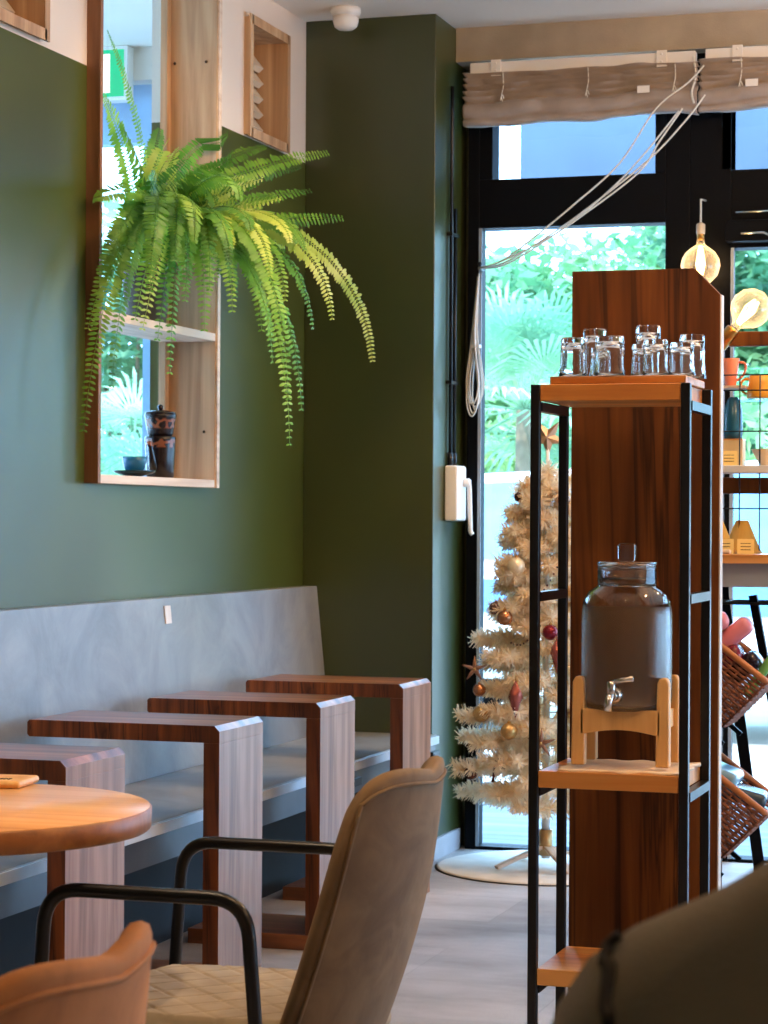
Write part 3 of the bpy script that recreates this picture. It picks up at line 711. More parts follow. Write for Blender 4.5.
for sy in (-1, 1):
    y0_ = sy * .062
    pts = [(-.088, .122), (.088, .122)] + [(.088 - .176 * i / N, .066 + .012 * math.sin(PI * i / N)) for i in range(N + 1)]
    m2 = MB(); m2.prism(pts, 'y', y0_ - .009, y0_ + .009); m2.build('rail', M['beech'], st, bevel=.002)
for sx in (-1, 1):
    m2 = MB(); m2.box(sx * .088 - .008, sx * .088 + .008, -.050, .050, .08, .120); m2.build('rail', M['beech'], st, bevel=.002)
MB().box(-.09, .09, -.055, .055, .108, .118).build('rest_board', M['beech'], st)
JZ = SZ + .009 + .1185
jr = thing('drink_dispenser', 'large ribbed glass water jar with screw lid and metal tap on wooden stand', 'water jar', (-1.012, 4.955, JZ))
jr.scale = (1, 1, 1.05)
nr = 96
wob = lambda k, z: 1 + .005 * math.cos(2 * PI * k / nr * 48)
out = [(.080, 0), (.092, .006), (.0975, .02), (.0985, .06), (.0985, .195), (.095, .225), (.083, .245), (.065, .256), (.060, .262), (.060, .275)]
inn = [(.0565, .275), (.0565, .26), (.062, .252), (.079, .241), (.091, .222), (.0945, .195), (.0945, .06), (.0935, .022), (.089, .011), (.001, .010)]
m = MB(); m.lathe([(.001, 0)] + out + inn, nr, cap0=False, cap1=False, wob=wob); m.build('jar', M['mistjar'], jr)
m = MB(); m.lathe([(.001, .0105), (.0885, .0115), (.093, .022), (.094, .06), (.094, .195), (.0925, .213), (.001, .213)], 64, cap0=False, cap1=False); m.build('water', M['water'], jr)
ld = MB(); pr = [(.062, .255)]
for k in range(5): pr += [(.0655, .258 + k * .009), (.0635, .2625 + k * .009)]
pr += [(.066, .302), (.066, .306), (.060, .3065), (.001, .3065)]
inn2 = [(.001, .3035), (.0585, .3035), (.0608, .30), (.0608, .256)]
ld.lathe(pr + inn2 + [(.062, .255)], 48, cap0=False, cap1=False); lid = ld.build('lid', M['jarglass'], jr)
MB().box(-.019, .019, -.012, .012, .307, .345).build('lid_knob', M['glass'], lid, bevel=.006)
tp = bpy.data.objects.new('tap', None); 
m = MB(); my = Matrix.Rotation(R(90), 4, 'X')
m.lathe([(.017, 0), (.018, .004), (.012, .008), (.009, .022), (.009, .03)], 20, (-.005, -.095, .035), my)
m.tube(rounded([(-.005, -.118, .035), (-.010, -.138, .033), (-.012, -.140, .005)], .012), .0085, 12)
m.lathe([(.008, .04), (.009, .044), (.009, .062), (.006, .066)], 14, (-.007, -.128, 0))
tap = m.build('tap', M['chrome'], jr)
MB().tube([(-.007, -.128, .062), (.018, -.131, .069), (.042, -.132, .072)], [.004, .0055, .0065], 10).build('tap_lever', M['chrome'], tap)

# ------------------------------------------------------------------ tall cabinet
b = (-1.04, 5.26, 0)
cb_ = thing('partition_panel', 'tall reddish-brown wooden partition panel with a cut top corner, behind the glass rack', 'partition', b)
px0, px1, pz = -1.204, -.858, 1.800
m = MB(); m.prism([(px0, .03), (px1, .03), (px1, pz - .062), (px1 - .06, pz), (px0, pz)], 'y', 5.24, 5.275); loc(m, b).build('panel', M['cab'], cb_, bevel=.001)
m = MB(); m.box(px1, px1 + .003, 5.24, 5.275, .03, pz - .062); loc(m, b).build('edge_strip', plain('daylit_edge', rgb(206, 190, 178), .5), cb_)  # pale tone paints daylight onto the panel's right side face
loc(MB().box(px0 + .03, px1 - .03, 5.17, 5.37, 0, .03), b).build('foot', M['darkvoid'], cb_, bevel=.003)

# ------------------------------------------------------------------ niche contents
def lathed(name, label, cat, loc_, prof, mat, group=None, n=36):
    t = thing(name, label, cat, loc_, group=group); return t
# cup & saucer
t = thing('saucer', 'dark blue-green saucer under the small blue cup in the niche', 'saucer', (-2.865, 6.50, 1.3445))
MB().lathe([(.022, 0), (.024, .003), (.055, .011), (.066, .018), (.066, .02), (.05, .015), (.02, .006), (.001, .005)], 40).build('dish', plain('teal_glaze', rgb(20, 54, 62), .2), t)
t = thing('teacup', 'small dark blue teacup on its saucer at the niche bottom', 'cup', (-2.865, 6.50, 1.3515))
MB().lathe([(.016, 0), (.017, .004), (.03, .018), (.037, .04), (.039, .056), (.037, .056), (.035, .04), (.027, .02), (.001, .008)], 40).build('bowl', M['blueceramic'], t)
# coffee pot : dark patterned two-tier
def patterned():
    k = NT('dark_lacquer_pattern'); b_ = k.b
    v = k.coords((38, 38, 38)); wv = k.n('ShaderNodeTexVoronoi', Scale=1.0, feature='DISTANCE_TO_EDGE'); k.l(v, wv.inputs['Vector'])
    tc = k.n('ShaderNodeTexCoord'); sp = k.n('ShaderNodeSeparateXYZ'); k.l(tc.outputs['Object'], sp.inputs[0])
    fr_ = k.n('ShaderNodeMapRange', **{'From Min': .155, 'From Max': .16}); k.l(sp.outputs['Z'], fr_.inputs['Value'])
    f2 = k.n('ShaderNodeMapRange', **{'From Min': .19, 'From Max': .185}); k.l(sp.outputs['Z'], f2.inputs['Value'])
    mu = k.n('ShaderNodeMath', operation='MULTIPLY'); k.l(fr_.outputs[0], mu.inputs[0]); k.l(f2.outputs[0], mu.inputs[1])
    f3 = k.n('ShaderNodeMapRange', **{'From Min': .095, 'From Max': .1}); k.l(sp.outputs['Z'], f3.inputs['Value'])
    f4 = k.n('ShaderNodeMapRange', **{'From Min': .125, 'From Max': .12}); k.l(sp.outputs['Z'], f4.inputs['Value'])
    m4 = k.n('ShaderNodeMath', operation='MULTIPLY'); k.l(f3.outputs[0], m4.inputs[0]); k.l(f4.outputs[0], m4.inputs[1])
    ad = k.n('ShaderNodeMath', operation='ADD'); k.l(mu.outputs[0], ad.inputs[0]); k.l(m4.outputs[0], ad.inputs[1])
    st_ = k.ramp(wv.outputs['Distance'], [(0.10, (1, 1, 1, 1)), (0.16, (0, 0, 0, 1))])
    m5 = k.n('ShaderNodeMath', operation='MULTIPLY'); k.l(ad.outputs[0], m5.inputs[0]); k.l(st_, m5.inputs[1])
    mx = k.n('ShaderNodeMixRGB'); k.l(m5.outputs[0], mx.inputs[0]); mx.inputs[1].default_value = rgb(28, 18, 18); mx.inputs[2].default_value = rgb(128, 74, 50)
    k.l(mx.outputs[0], b_.inputs['Base Color']); b_.inputs['Roughness'].default_value = .22
    return k.m
pm = patterned()
t = thing('coffee_pot', 'dark brown two-tier ceramic coffee pot with patterned bands and lid, in the niche', 'pot', (-2.865, 6.70, 1.3445))
MB().lathe([(.040, 0), (.043, .004), (.046, .06), (.049, .118), (.050, .128), (.047, .132), (.036, .134), (.001, .134)], 40).build('body', pm, t)
m = MB(); m.tube(bez((-.005, -.038, .03), (.005, -.075, .035), (.0, -.068, .09), (.0, -.09, .112), 10), [.014, .014, .0135, .013, .012, .011, .01, .009, .008, .0075, .007], 12); m.build('spout', pm, t)
MB().lathe([(.036, .134), (.040, .138), (.044, .16), (.050, .193), (.052, .20), (.049, .203), (.001, .203)], 40).build('dripper', pm, t)
ldd = MB().lathe([(.048, .203), (.05, .207), (.03, .213), (.008, .216), (.001, .216)], 40).build('lid', pm, t)
MB().sphere((0, 0, .224), .0095, 14).build('lid_knob', pm, ldd)
MB().tube(bez((.0, .044, .11), (.0, .085, .115), (.0, .08, .04), (.0, .042, .035), 10), .006, 8).build('handle', pm, t)

# ------------------------------------------------------------------ fern
CR = Vector((-2.872, 6.60, 2.04))
fern = thing('potted_fern', 'big green Boston fern spilling out of the wall niche', 'plant', (-2.872, 6.60, 1.8185))
FB = (-2.872, 6.60, 1.8185)
MB().lathe([(.055, 0), (.062, .01), (.078, .17), (.08, .185), (.074, .185), (.07, .165), (.001, .16)], 40).build('pot', M['pot'], fern)
MB().lathe([(.07, .163), (.04, .17), (.001, .172)], 24).build('soil', M['soil'], fern)
rnd = random.Random(11)
def frond(tip, lift=.22, out_=.12, Lf=.043, jitter=1.0, bulge=None):
    P0 = CR + Vector((rnd.uniform(-.03, .04), rnd.uniform(-.05, .05), rnd.uniform(-.03, .02)))
    T = Vector(tip); d = T - P0; hor = Vector((d.x, d.y, 0)); h = hor.length; hd = hor.normalized() if h > 1e-4 else Vector((1, 0, 0))
    # leave the niche first, then droop
    P1 = P0 + hd * (h * .22) + Vector((out_ * .5, 0, lift)); P1.x = max(P1.x, -2.70); P1.y = min(max(P1.y, 6.2), 6.8); P2 = P0 + hd * (h * .92) + Vector((.02, 0, lift * .8 + min(0, d.z) * .22)); P2.x = max(P2.x, -2.66)
    if d.z > .1: P1 = P0 + Vector((.02, 0, d.z * .45)); P2 = P0 + hd * (h * .6) + Vector((0, 0, d.z * .85))
    n = 60; pts = bez(P0, P1, P2, T, n)
    L = sum((pts[i + 1] - pts[i]).length for i in range(n))
    m = MB(); m.tube(pts[::3], [.0016 * (1 - .7 * i / (n / 3)) + .0004 for i in range(len(pts[::3]))], 4, False)
    npair = max(22, int(L / .0125)); tot = n
    side0 = Vector((rnd.uniform(-.25, .25), rnd.uniform(-.9, -.35), rnd.uniform(.0, .5))); 
    facing = Vector((.75, -.5, .45)) + Vector((rnd.uniform(-.3, .3), rnd.uniform(-.3, .3), rnd.uniform(-.2, .3)))
    for k in range(npair):
        t_ = .08 + .92 * k / (npair - 1); q = t_ * n; i = min(int(q), n - 1); fr_ = q - i
        p = pts[i].lerp(pts[i + 1], fr_); tan = (pts[min(i + 2, n)] - pts[max(i - 1, 0)]).normalized()
        s_ = tan.cross(facing)
        if s_.length < .15: continue
        s_.normalize(); nn_ = s_.cross(tan)
        l = Lf * min(1, .45 + 2.2 * t_) * (1 - max(0, (t_ - .6) / .4) ** 1.6 * .7)
        for sg in (-1, 1):
            l2 = l * rnd.uniform(.85, 1.1); dr = (s_ * sg + tan * .22 + nn_ * rnd.uniform(-.22, .12) + Vector((0, 0, -.12))).normalized()
            w_ = l2 * .145 + .0012; wv_ = (tan - dr * tan.dot(dr)).normalized()
            curl = nn_ * (-.10 * l2)
            a = p; b1 = p + dr * l2 * .35; c1 = p + dr * l2 * .75 + curl * .5; d1 = p + dr * l2 + curl
            base = len(m.v)
            m.v += [tuple(a), tuple(b1 + wv_ * w_), tuple(c1 + wv_ * w_ * .8), tuple(d1), tuple(c1 - wv_ * w_ * .8), tuple(b1 - wv_ * w_)]
            m.f += [(base, base + 1, base + 5), (base + 1, base + 2, base + 4, base + 5), (base + 2, base + 3, base + 4)]
            m.sm += [False] * 3; m.mi += [0] * 3
    m.v = [((max(x, -2.755) if not 6.07 < y_ < 6.91 else max(x, -2.94)), y_, z_) for x, y_, z_ in m.v]
    return loc(m, FB).build('frond', M[rnd.choice(['fern', 'fern', 'fern_dark', 'fern_dark', 'fern_yellow'])], fern, fix=False)
TIPS = [(-2.42,6.67,1.45),(-2.40,6.72,1.56),(-2.36,7.31,1.75),(-2.42,7.16,2.21),(-2.50,7.24,2.44),(-2.70,5.78,1.46),(-2.86,6.27,2.67),(-2.40,6.82,1.82),(-2.38,6.95,1.86),(-2.46,6.62,1.70),(-2.50,6.63,1.80),(-2.36,6.49,1.58),(-2.66,6.29,1.65),(-2.70,6.29,1.75),(-2.72,6.17,1.80),(-2.68,5.92,1.59),(-2.74,6.27,1.78),(-2.62,6.46,1.79),(-2.60,6.45,1.91),(-2.55,6.51,1.85),(-2.74,5.89,1.75),(-2.74,5.97,1.92),(-2.76,5.95,2.12),(-2.45,7.03,2.20),(-2.50,7.07,2.29),(-2.40,6.74,2.06),(-2.42,6.62,1.89),(-2.60,6.26,1.86),(-2.50,5.94,1.94),(-2.45,6.23,1.97),(-2.42,6.32,2.07),(-2.38,6.55,2.06),(-2.85,6.34,2.41),(-2.86,6.67,2.44),(-2.80,6.98,2.47),(-2.70,7.18,2.46),(-2.60,7.25,2.40),(-2.86,6.25,2.47),(-2.66,5.98,1.84),(-2.50,5.77,1.84),(-2.40,5.84,1.98),(-2.35,6.30,1.93),(-2.35,6.05,2.12)]
for tp_ in TIPS: frond(tp_, lift=rnd.uniform(.16, .28), Lf=.02 if tp_[2] > 2.6 else .043)
for k in range(54):
    a = R(rnd.uniform(-70, 75)); rad = rnd.uniform(.10, .46); z = rnd.uniform(1.95, 2.42)
    frond((CR.x + .06 + rad * math.cos(a) * .9, CR.y + rad * math.sin(a) * 1.05, z - rad * .25), lift=rnd.uniform(.12, .26), Lf=.042)

# ------------------------------------------------------------------ Christmas tree
TB = Vector((-1.885, 7.84, 0))
mat_ = thing('floor_mat', 'round white mat on the floor under the Christmas tree', 'mat', (-1.875, 7.87, 0))
MB().lathe([(.398, 0.0), (.398, .006), (.388, .009), (.001, .009)], 72).build('mat_top', plain('white_mat', rgb(226, 218, 208), .8), mat_)
MB().lathe([(.405, 0.0), (.405, .003), (.39, .004)], 72).build('dark_edge', M['black'], mat_)
xt = thing('christmas_tree', 'white artificial Christmas tree beside the window behind the rack', 'christmas tree', (TB.x, TB.y, .0095))
rnd = random.Random(21)
MB().tube([(0, 0, .03), (0, 0, 1.47)], [.016, .006], 12).build('trunk', M['whitemetal'], xt)
for k in range(4):
    a = R(40 + 90 * k); m = MB(); m.beam((0, 0, .075), (.19 * math.cos(a), .19 * math.sin(a), .006), .03, .012); m.build('stand_leg', M['pineend'], xt, bevel=.002)
MB().lathe([(.024, .04), (.024, .13)], 20).build('stand_collar', plain('gold_foil', rgb(200, 160, 110), .4, metal=.7), xt)
def needles(m, p, q, rad, cnt):
    p = Vector(p); q = Vector(q); d = (q - p); L = d.length; d.normalize()
    a = d.orthogonal().normalized(); b_ = d.cross(a)
    for i in range(cnt):
        t_ = rnd.random(); c = p + d * L * t_; th = rnd.uniform(0, 2 * PI)
        dr = (a * math.cos(th) + b_ * math.sin(th)) + d * rnd.uniform(.3, 1.0); dr.normalize()
        l = rad * rnd.uniform(.7, 1.15) * (1 - .35 * t_); w_ = dr.cross(Vector((rnd.uniform(-1, 1), rnd.uniform(-1, 1), rnd.uniform(-1, 1)))).normalized() * .0026
        e = c + dr * l; base = len(m.v)
        m.v += [tuple(c - w_), tuple(c + w_), tuple(e + w_ * .6), tuple(e - w_ * .6)]; m.f.append((base, base + 1, base + 2, base + 3)); m.sm.append(False); m.mi.append(0)
nb = 92
for k in range(nb):
    u = k / nb; z = .20 + 1.20 * u ** 1.0; a = k * 2.39996 + rnd.uniform(-.2, .2)
    L = (.265 * (1 - u) ** .8 + .085) * rnd.uniform(.85, 1.08)
    m = MB(); o_ = Vector((math.cos(a), math.sin(a), 0)); up = rnd.uniform(-.02, .16)
    if o_.y > .3: L *= .88
    p = Vector((0, 0, z)); q = p + o_ * L + Vector((0, 0, L * up - .02)); mid = p.lerp(q, .5) + Vector((0, 0, .012))
    m.tube([p, mid, q], .002, 4); needles(m, p + (q - p) * .12, q, .055, int(260 * L / .3) + 110)
    for sgn in (-1, 1):
        for f_ in (.45, .7):
            if L < .12: continue
            c = p.lerp(q, f_); sd = Vector((-o_.y, o_.x, 0)) * sgn
            e = c + (o_ * .7 + sd * .7).normalized() * L * .36 + Vector((0, 0, .01)); m.tube([c, e], .0015, 4); needles(m, c, e, .046, 100)
    m.build('branch', M['tinsel'], xt, fix=False)
m = MB()
for k in range(10):
    a = PI / 5 * k - PI / 2; r = .07 if k % 2 == 0 else .028; m.v.append((r * math.cos(a), 0, 1.50 + r * math.sin(a)))
m.v += [(0, -.018, 1.50), (0, .018, 1.50)]
for k in range(10): m.f += [(k, (k + 1) % 10, 10), ((k + 1) % 10, k, 11)]; m.sm += [False] * 2; m.mi += [0] * 2
m.build('star_topper', plain('copper_star', rgb(190, 150, 120), .3, metal=.6), xt)
cols = {'cream': plain('pearl_bauble', rgb(226, 206, 172), .35, metal=.3, var=.04), 'bronze': plain('bronze_bauble', rgb(168, 112, 76), .25, metal=.7, var=.05), 'brown': plain('chocolate_bauble', rgb(84, 44, 36), .2, metal=.5, var=.05),
        'burgundy': plain('burgundy_bauble', rgb(120, 24, 36), .15, metal=.5, var=.05), 'gold': plain('gold_bauble', rgb(196, 156, 98), .3, metal=.7, var=.15, nscale=120)}
def bauble(p, r, col, label):
    t = thing('bauble', label, 'ornament', p, group='baubles on the white Christmas tree')
    MB().sphere((0, 0, 0), r, 28).build('ball', cols[col], t)
    MB().lathe([(r * .22, r * .95), (r * .22, r * 1.15), (r * .05, r * 1.2)], 12).build('cap', M['brass'], t)
    MB().tube([(0, 0, r * 1.15), (.004, 0, r * 1.45), (0, 0, r * 1.75), (-.004, 0, r * 1.45), (0, 0, r * 1.15)], .0008, 4).build('loop', M['brass'], t)
bauble((-1.967, 7.76, 1.300), .018, 'brown', 'dark brown bauble highest on the left side of the white tree')
bauble((-1.956, 7.68, 1.061), .031, 'cream', 'large pearl cream bauble on the white tree')
bauble((-2.030, 7.69, .915), .024, 'brown', 'dark brown bauble touching a bronze one on the white tree')
bauble((-1.985, 7.64, .885), .027, 'bronze', 'bronze bauble beside the dark brown one on the white tree')
bauble((-1.82, 7.62, .839), .027, 'burgundy', 'burgundy bauble seen between the black posts of the rack')
bauble((-2.085, 7.68, .632), .023, 'bronze', 'bronze bauble under the brown starfish on the white tree')
bauble((-2.068, 7.645, .553), .030, 'gold', 'speckled gold bauble left of the twisted drop ornament')
bauble((-1.950, 7.57, .503), .029, 'gold', 'gold bauble below the twisted drop ornament')
bauble((-2.102, 7.64, .348), .024, 'brown', 'dark brown bauble lowest on the left of the white tree')
bauble((-1.795, 7.70, 1.290), .022, 'bronze', 'bronze bauble half hidden by the rack post near the top of the tree')
def star(p, r, label, rz):
    t = thing('starfish_ornament', label, 'ornament', p, rz, group='starfish ornaments on the white tree')
    m = MB()
    for k in range(5):
        a = 2 * PI * k / 5 + .3; m.tube([(0, 0, 0), (r * .5 * math.cos(a), 0, r * .5 * math.sin(a)), (r * math.cos(a), 0, r * math.sin(a))], [.009, .006, .0015], 8)
    m.build('arms', plain('brown_starfish', rgb(138, 96, 74), .6, bump=.4), t)
    MB().sphere((0, -.006, 0), .006, 8).build('centre_bead', cols['gold'], t)
star((-2.097, 7.66, .705), .045, 'brown starfish ornament at the left edge of the white tree', .3)
star((-1.832, 7.55, .468), .05, 'tan starfish ornament seen between the black rack posts', 0)
def drop(p, label):
    t = thing('drop_ornament', label, 'ornament', p, group='twisted drop ornaments on the white tree')
    pr = [(.001, -.07), (.006, -.055), (.014, -.03), (.022, 0), (.02, .02), (.01, .038), (.004, .05), (.001, .055)]
    wb = lambda k, z: 1 + .18 * math.cos(2 * PI * k / 32 * 4 + z * 90)
    MB().lathe(pr, 32, wob=wb).build('drop', plain('rose_copper', rgb(160, 84, 72), .25, metal=.6), t)
    MB().tube([(0, 0, .055), (0, 0, .085)], .001, 4).build('thread', M['brass'], t)
drop((-1.925, 7.56, .620), 'rose copper twisted drop ornament in the middle of the tree')
drop((-1.790, 7.60, .77), 'rose copper twisted drop ornament beside the burgundy bauble')
t = thing('cane_ornament', 'dark candy cane ornament near the bottom of the white tree', 'ornament', (-1.995, 7.585, .372))
MB().tube(rounded([(-.015, 0, -.045), (-.004, 0, .03), (.018, 0, .035), (.024, 0, .0)], .012), .005, 8).build('cane', cols['brown'], t)
m = MB()
for (x0_, z0_, x1_, z1_) in ((-1.96, .80, -1.86, .86), (-1.88, .97, -1.80, 1.06)):
    for i in range(9): u = i / 8; m.sphere((x0_ + (x1_ - x0_) * u, 7.63 - .02 * math.sin(PI * u), z0_ + (z1_ - z0_) * u - .03 * math.sin(PI * u)), .004, 8)
bb = (-1.91, 7.62, .83)
t = thing('bead_garland', 'brown bead garland looped across the white Christmas tree', 'garland', bb)
loc(m, bb).build('beads', cols['brown'], t)['kind'] = 'stuff'

# ------------------------------------------------------------------ bulbs
def bulb(t, r):
    m = MB(); m.lathe([(.013, r * 1.3), (.015, r * 1.08), (r * .42, r * .93), (r * .74, r * .68), (r * .93, r * .37), (r, 0), (r * .86, -r * .5), (r * .5, -r * .86), (.001, -r)], 32, cap0=False); m.build('globe', M['bulbglass'], t)
    m = MB()
    for k in range(4):
        a = PI / 2 * k; m.tube([(.004 * math.cos(a), .004 * math.sin(a), r * 1.0), (.014 * math.cos(a), .014 * math.sin(a), r * .1), (.008 * math.cos(a + .6), .008 * math.sin(a + .6), -r * .45)], .0032, 6)
    m.build('filament', M['filament'], t)
    MB().lathe([(.013, r * 1.3), (.0135, r * 1.8)], 16).build('screw_cap', M['brass'], t)
r = .070
t = thing('globe_bulb', 'clear globe bulb hanging on a thin wire above the tall wooden cabinet', 'light bulb', (-1.402, 8.13, 2.128), group='glowing globe bulbs')
bulb(t, r)
MB().lathe([(.015, r * 1.6), (.016, r * 1.7), (.016, r * 2.1), (.004, r * 2.2)], 16).build('socket', plain('clear_socket', rgb(220, 200, 170), .3), t)
MB().tube([(0, 0, r * 2.15), (0, 0, .235), (0, .1, .245)], .004, 6).build('wire', M['cord'], t)
t = thing('globe_lamp', 'tilted globe bulb in a brass socket clipped to the wooden shelf unit', 'lamp', (-.962, 6.40, 1.813), group='glowing globe bulbs')
t.rotation_euler = (0, R(-140), 0)
bulb(t, .056)
MB().lathe([(.019, .075), (.02, .078), (.02, .135), (.015, .14), (.004, .141)], 24).build('socket', M['brass'], t)
MB().tube([(0, 0, .14), (0, .0, .16), (-.02, .0, .19)], .005, 8).build('arm', M['brass'], t)

# ------------------------------------------------------------------ display unit at the right
b = (-.7, 6.4, 0)
du = thing('display_unit', 'wooden display shelf unit with black wire grid at the right edge', 'shelf unit', b)
for z0_, z1_ in ((1.708, 1.748), (1.297, 1.342)):
    loc(MB().box(-1.06, -.30, 6.40, 6.43, z0_, z1_), b).build('wood_rail', M['cab'], du, bevel=.002)
for x in (-1.07, -.30): loc(MB().box(x, x + .03, 6.40, 6.44, 0, 1.748), b).build('post', M['cab'], du, bevel=.002)
m = MB()
for k in range(15): m.tube([(-1.028 + k * .055, 6.28, 1.14), (-1.028 + k * .055, 6.28, 1.62)], .002, 5)
for z in (1.255, 1.37, 1.466, 1.578, 1.62): m.tube([(-1.04, 6.282, z), (-.27, 6.282, z)], .002, 5)
loc(m, b).build('wire_grid', M['black'], du)
loc(MB().box(-1.04, -.96, 6.285, 6.39, 1.585, 1.592), b).build('tray_shelf', M['pineend'], du)
loc(MB().box(-.985, -.28, 6.285, 6.39, 1.552, 1.558), b).build('glass_shelf', M['pane'], du)
loc(MB().box(-1.04, -.28, 6.24, 6.40, 1.352, 1.372), b).build('white_shelf', M['whitemetal'], du, bevel=.002)
loc(MB().box(-1.06, -.25, 6.10, 6.44, 1.108, 1.132), b).build('table_board', M['oak'], du, bevel=.002)
loc(MB().box(-1.05, -.26, 6.12, 6.14, 1.045, 1.108), b).build('apron', M['grey_apron'], du)
for sx, yy in ((-1.04, 6.40), (-.28, 6.40)):
    m = MB(); m.beam((-1.04, yy, 1.05), (-.90, yy + .03, .0), .03, .03) if sx < -.5 else m.beam((-.28, yy, 1.05), (-.42, yy + .03, 0), .03, .03)
    loc(m, b).build('splayed_leg', M['blackframe'], du)
m = MB()
for k in range(8): m.tube([(-1.04, 6.14 + k * .035, 1.0), (-.28, 6.14 + k * .035, 1.0)], .003, 5)
m.tube([(-1.0, 6.14, 1.0), (-1.0, 6.385, 1.0)], .003, 5)
loc(m, b).build('wire_shelf', M['black'], du)
def mug(x, yy, z, r0, r1, h, col, label, name='mug', cat='mug', hnd=-1, group=None):
    t = thing(name, label, cat, (x, yy, z), group=group)
    MB().lathe([(r0, 0), (r0 * 1.01, .003), (r1, h), (r1 - .003, h), (r0 - .004, .006), (.001, .005)], 36).build('cup_body', col, t)
    if hnd: MB().tube(bez((hnd * r1 * .95, 0, h * .85), (hnd * (r1 + .035), 0, h * .95), (hnd * (r0 + .02), 0, h * .2), (hnd * r0, 0, h * .2), 10), .0035, 8).build('handle', col, t)
    return t
mug(-.925, 6.34, 1.5595, .038, .031, .062, plain('mustard_glaze', rgb(232, 160, 36), .3), 'mustard yellow mug on the upper glass shelf at the right edge')
mug(-1.006, 6.33, 1.5935, .015, .024, .075, plain('coral_glaze', rgb(226, 130, 96), .35), 'small coral pink cup on the pale board above the yellow cones', hnd=1)
m = MB(); m.lathe([(.024, 0), (.027, .02), (.025, .08), (.018, .105), (.012, .115)], 24)
o = m.build('blue_bottle', M['blueceramic'], None); o.location = (-1.0, 6.30, 1.4665); 
mug(-.905, 6.32, 1.373, .02, .042, .045, plain('cream_ware', rgb(226, 206, 180), .5), 'pale wide bowl on the white shelf at the right edge', 'bowl', 'bowl', 0)
o.name = 'flask'; o.location = (-1.0, 6.34, 1.3725 + .075); tag(o, 'rounded dark blue flask on the cream box behind the wire grid', 'flask')
t = thing('cream_box', 'pale cream box standing on the white shelf at the right', 'box', (-1.0, 6.34, 1.3725))
MB().box(-.03, .03, -.03, .03, 0, .07).build('carton', plain('cream_card', rgb(232, 206, 160), .7), t, bevel=.002)
MB().box(-.03, .03, -.03, .03, .0705, .0745).build('lid', M['oak'], t)
def card(x, yy, z, rz, label, w_=.045, h_=.04):
    t = thing('price_card', label, 'card', (x, yy, z), rz, group='small cards on the display unit')
    m = MB(); m.prism([(-.015, 0), (0, h_), (.015, 0), (.013, 0), (0, h_ - .003), (-.013, 0)], 'x', -w_ / 2, w_ / 2); m.build('folded_card', plain('yellow_card', rgb(236, 206, 130), .7, var=.02), t)
    m = MB()
    for k in range(3): m.obox((0, -.0115 + .0035 * k, .011 + k * .0085), (w_ * .6, .0008, .0015))
    m.build('printed_lines', M['jacketseam'], t)
card(-1.0, 6.27, 1.3725, .1, 'small folded card before the cream box on the white shelf')
def cone(x, yy, z, label):
    t = thing('pleated_cone', label, 'coffee filter', (x, yy, z), group='pleated yellow cones on the display table')
    wb = lambda k, z_: 1 + .09 * (1 if k % 2 else -1)
    MB().lathe([(.052, 0), (.045, .012), (.016, .088), (.012, .09), (.001, .09)], 40, wob=wb).build('pleats', plain('mustard_paper', rgb(206, 160, 70), .5), t)
cone(-.968, 6.30, 1.133, 'yellow pleated cone farther right on the display table')
cone(-1.025, 6.22, 1.133, 'yellow pleated cone half hidden by the tall wooden cabinet')
card(-.945, 6.215, 1.1325, .15, 'small folded card before the right yellow pleated cone'); card(-.99, 6.15, 1.1325, .1, 'small folded card before the half hidden yellow cone')
t = thing('paper_packet', 'flat clear packet on the table beside the tall cabinet', 'packet', (-1.01, 6.125, 1.1325))
MB().box(-.04, .04, -.018, .012, 0, .012).build('packet_body', M['towel'], t, bevel=.005)

def basket(loc_, rot, label, seed):
    t = thing('wicker_basket', label, 'basket', loc_, group='tilted wicker baskets')
    t.rotation_euler = rot
    W_, D_, H_ = .30, .26, .17   # top opening, local z up
    def ring(z, f): return [(-W_ / 2 * f, -D_ / 2 * f, z), (W_ / 2 * f, -D_ / 2 * f, z), (W_ / 2 * f, D_ / 2 * f, z), (-W_ / 2 * f, D_ / 2 * f, z)]
    m = MB(); nrow = 15
    for r_ in range(nrow):
        z = .006 + H_ * r_ / nrow; f = .84 + .16 * z / H_
        pts = ring(z, f); P_ = []
        for i in range(4):
            a = Vector(pts[i]); c = Vector(pts[(i + 1) % 4]); n_ = 16; nr_ = Vector(((a + c).x, (a + c).y, 0)).normalized()
            for k in range(n_): P_.append(a.lerp(c, k / n_) + nr_ * (.004 if (k + r_) % 2 else -.004))
        P_.append(P_[0]); m.tube(P_, .0042, 5, False)
    wk = plain('brown_wicker', rgb(140, 82, 52), .6, var=.35, nscale=50)
    m.build('weave', wk, t)
    m = MB()
    for i in range(4):
        for k in range(13):
            a = Vector(ring(0, .84)[i]).lerp(Vector(ring(0, .84)[(i + 1) % 4]), k / 12); c = Vector(ring(H_, 1)[i]).lerp(Vector(ring(H_, 1)[(i + 1) % 4]), k / 12)
            m.tube([a, c], .003, 5)
    m.build('stakes', wk, t)
    m = MB(); P_ = rounded(ring(H_, 1) + [ring(H_, 1)[0]], .02, 4); m.tube(P_, .009, 8); m.build('rim', plain('orange_cane_rim', rgb(186, 116, 68), .5), t)
    MB().box(-W_ * .42, W_ * .42, -D_ * .42, D_ * .42, 0, .006).build('bottom', wk, t)
    return t
BA = R(37)
def in_basket(c, x, yy, z): return (c[0] + x * math.cos(BA) + z * math.sin(BA), c[1] + yy, c[2] - x * math.sin(BA) + z * math.cos(BA))
BC1 = (-1.072, 6.10, .758); BC2 = (-1.072, 6.10, .417)
b1 = basket(BC1, (0, BA, 0), 'upper tilted brown wicker basket with pink packets', 1)
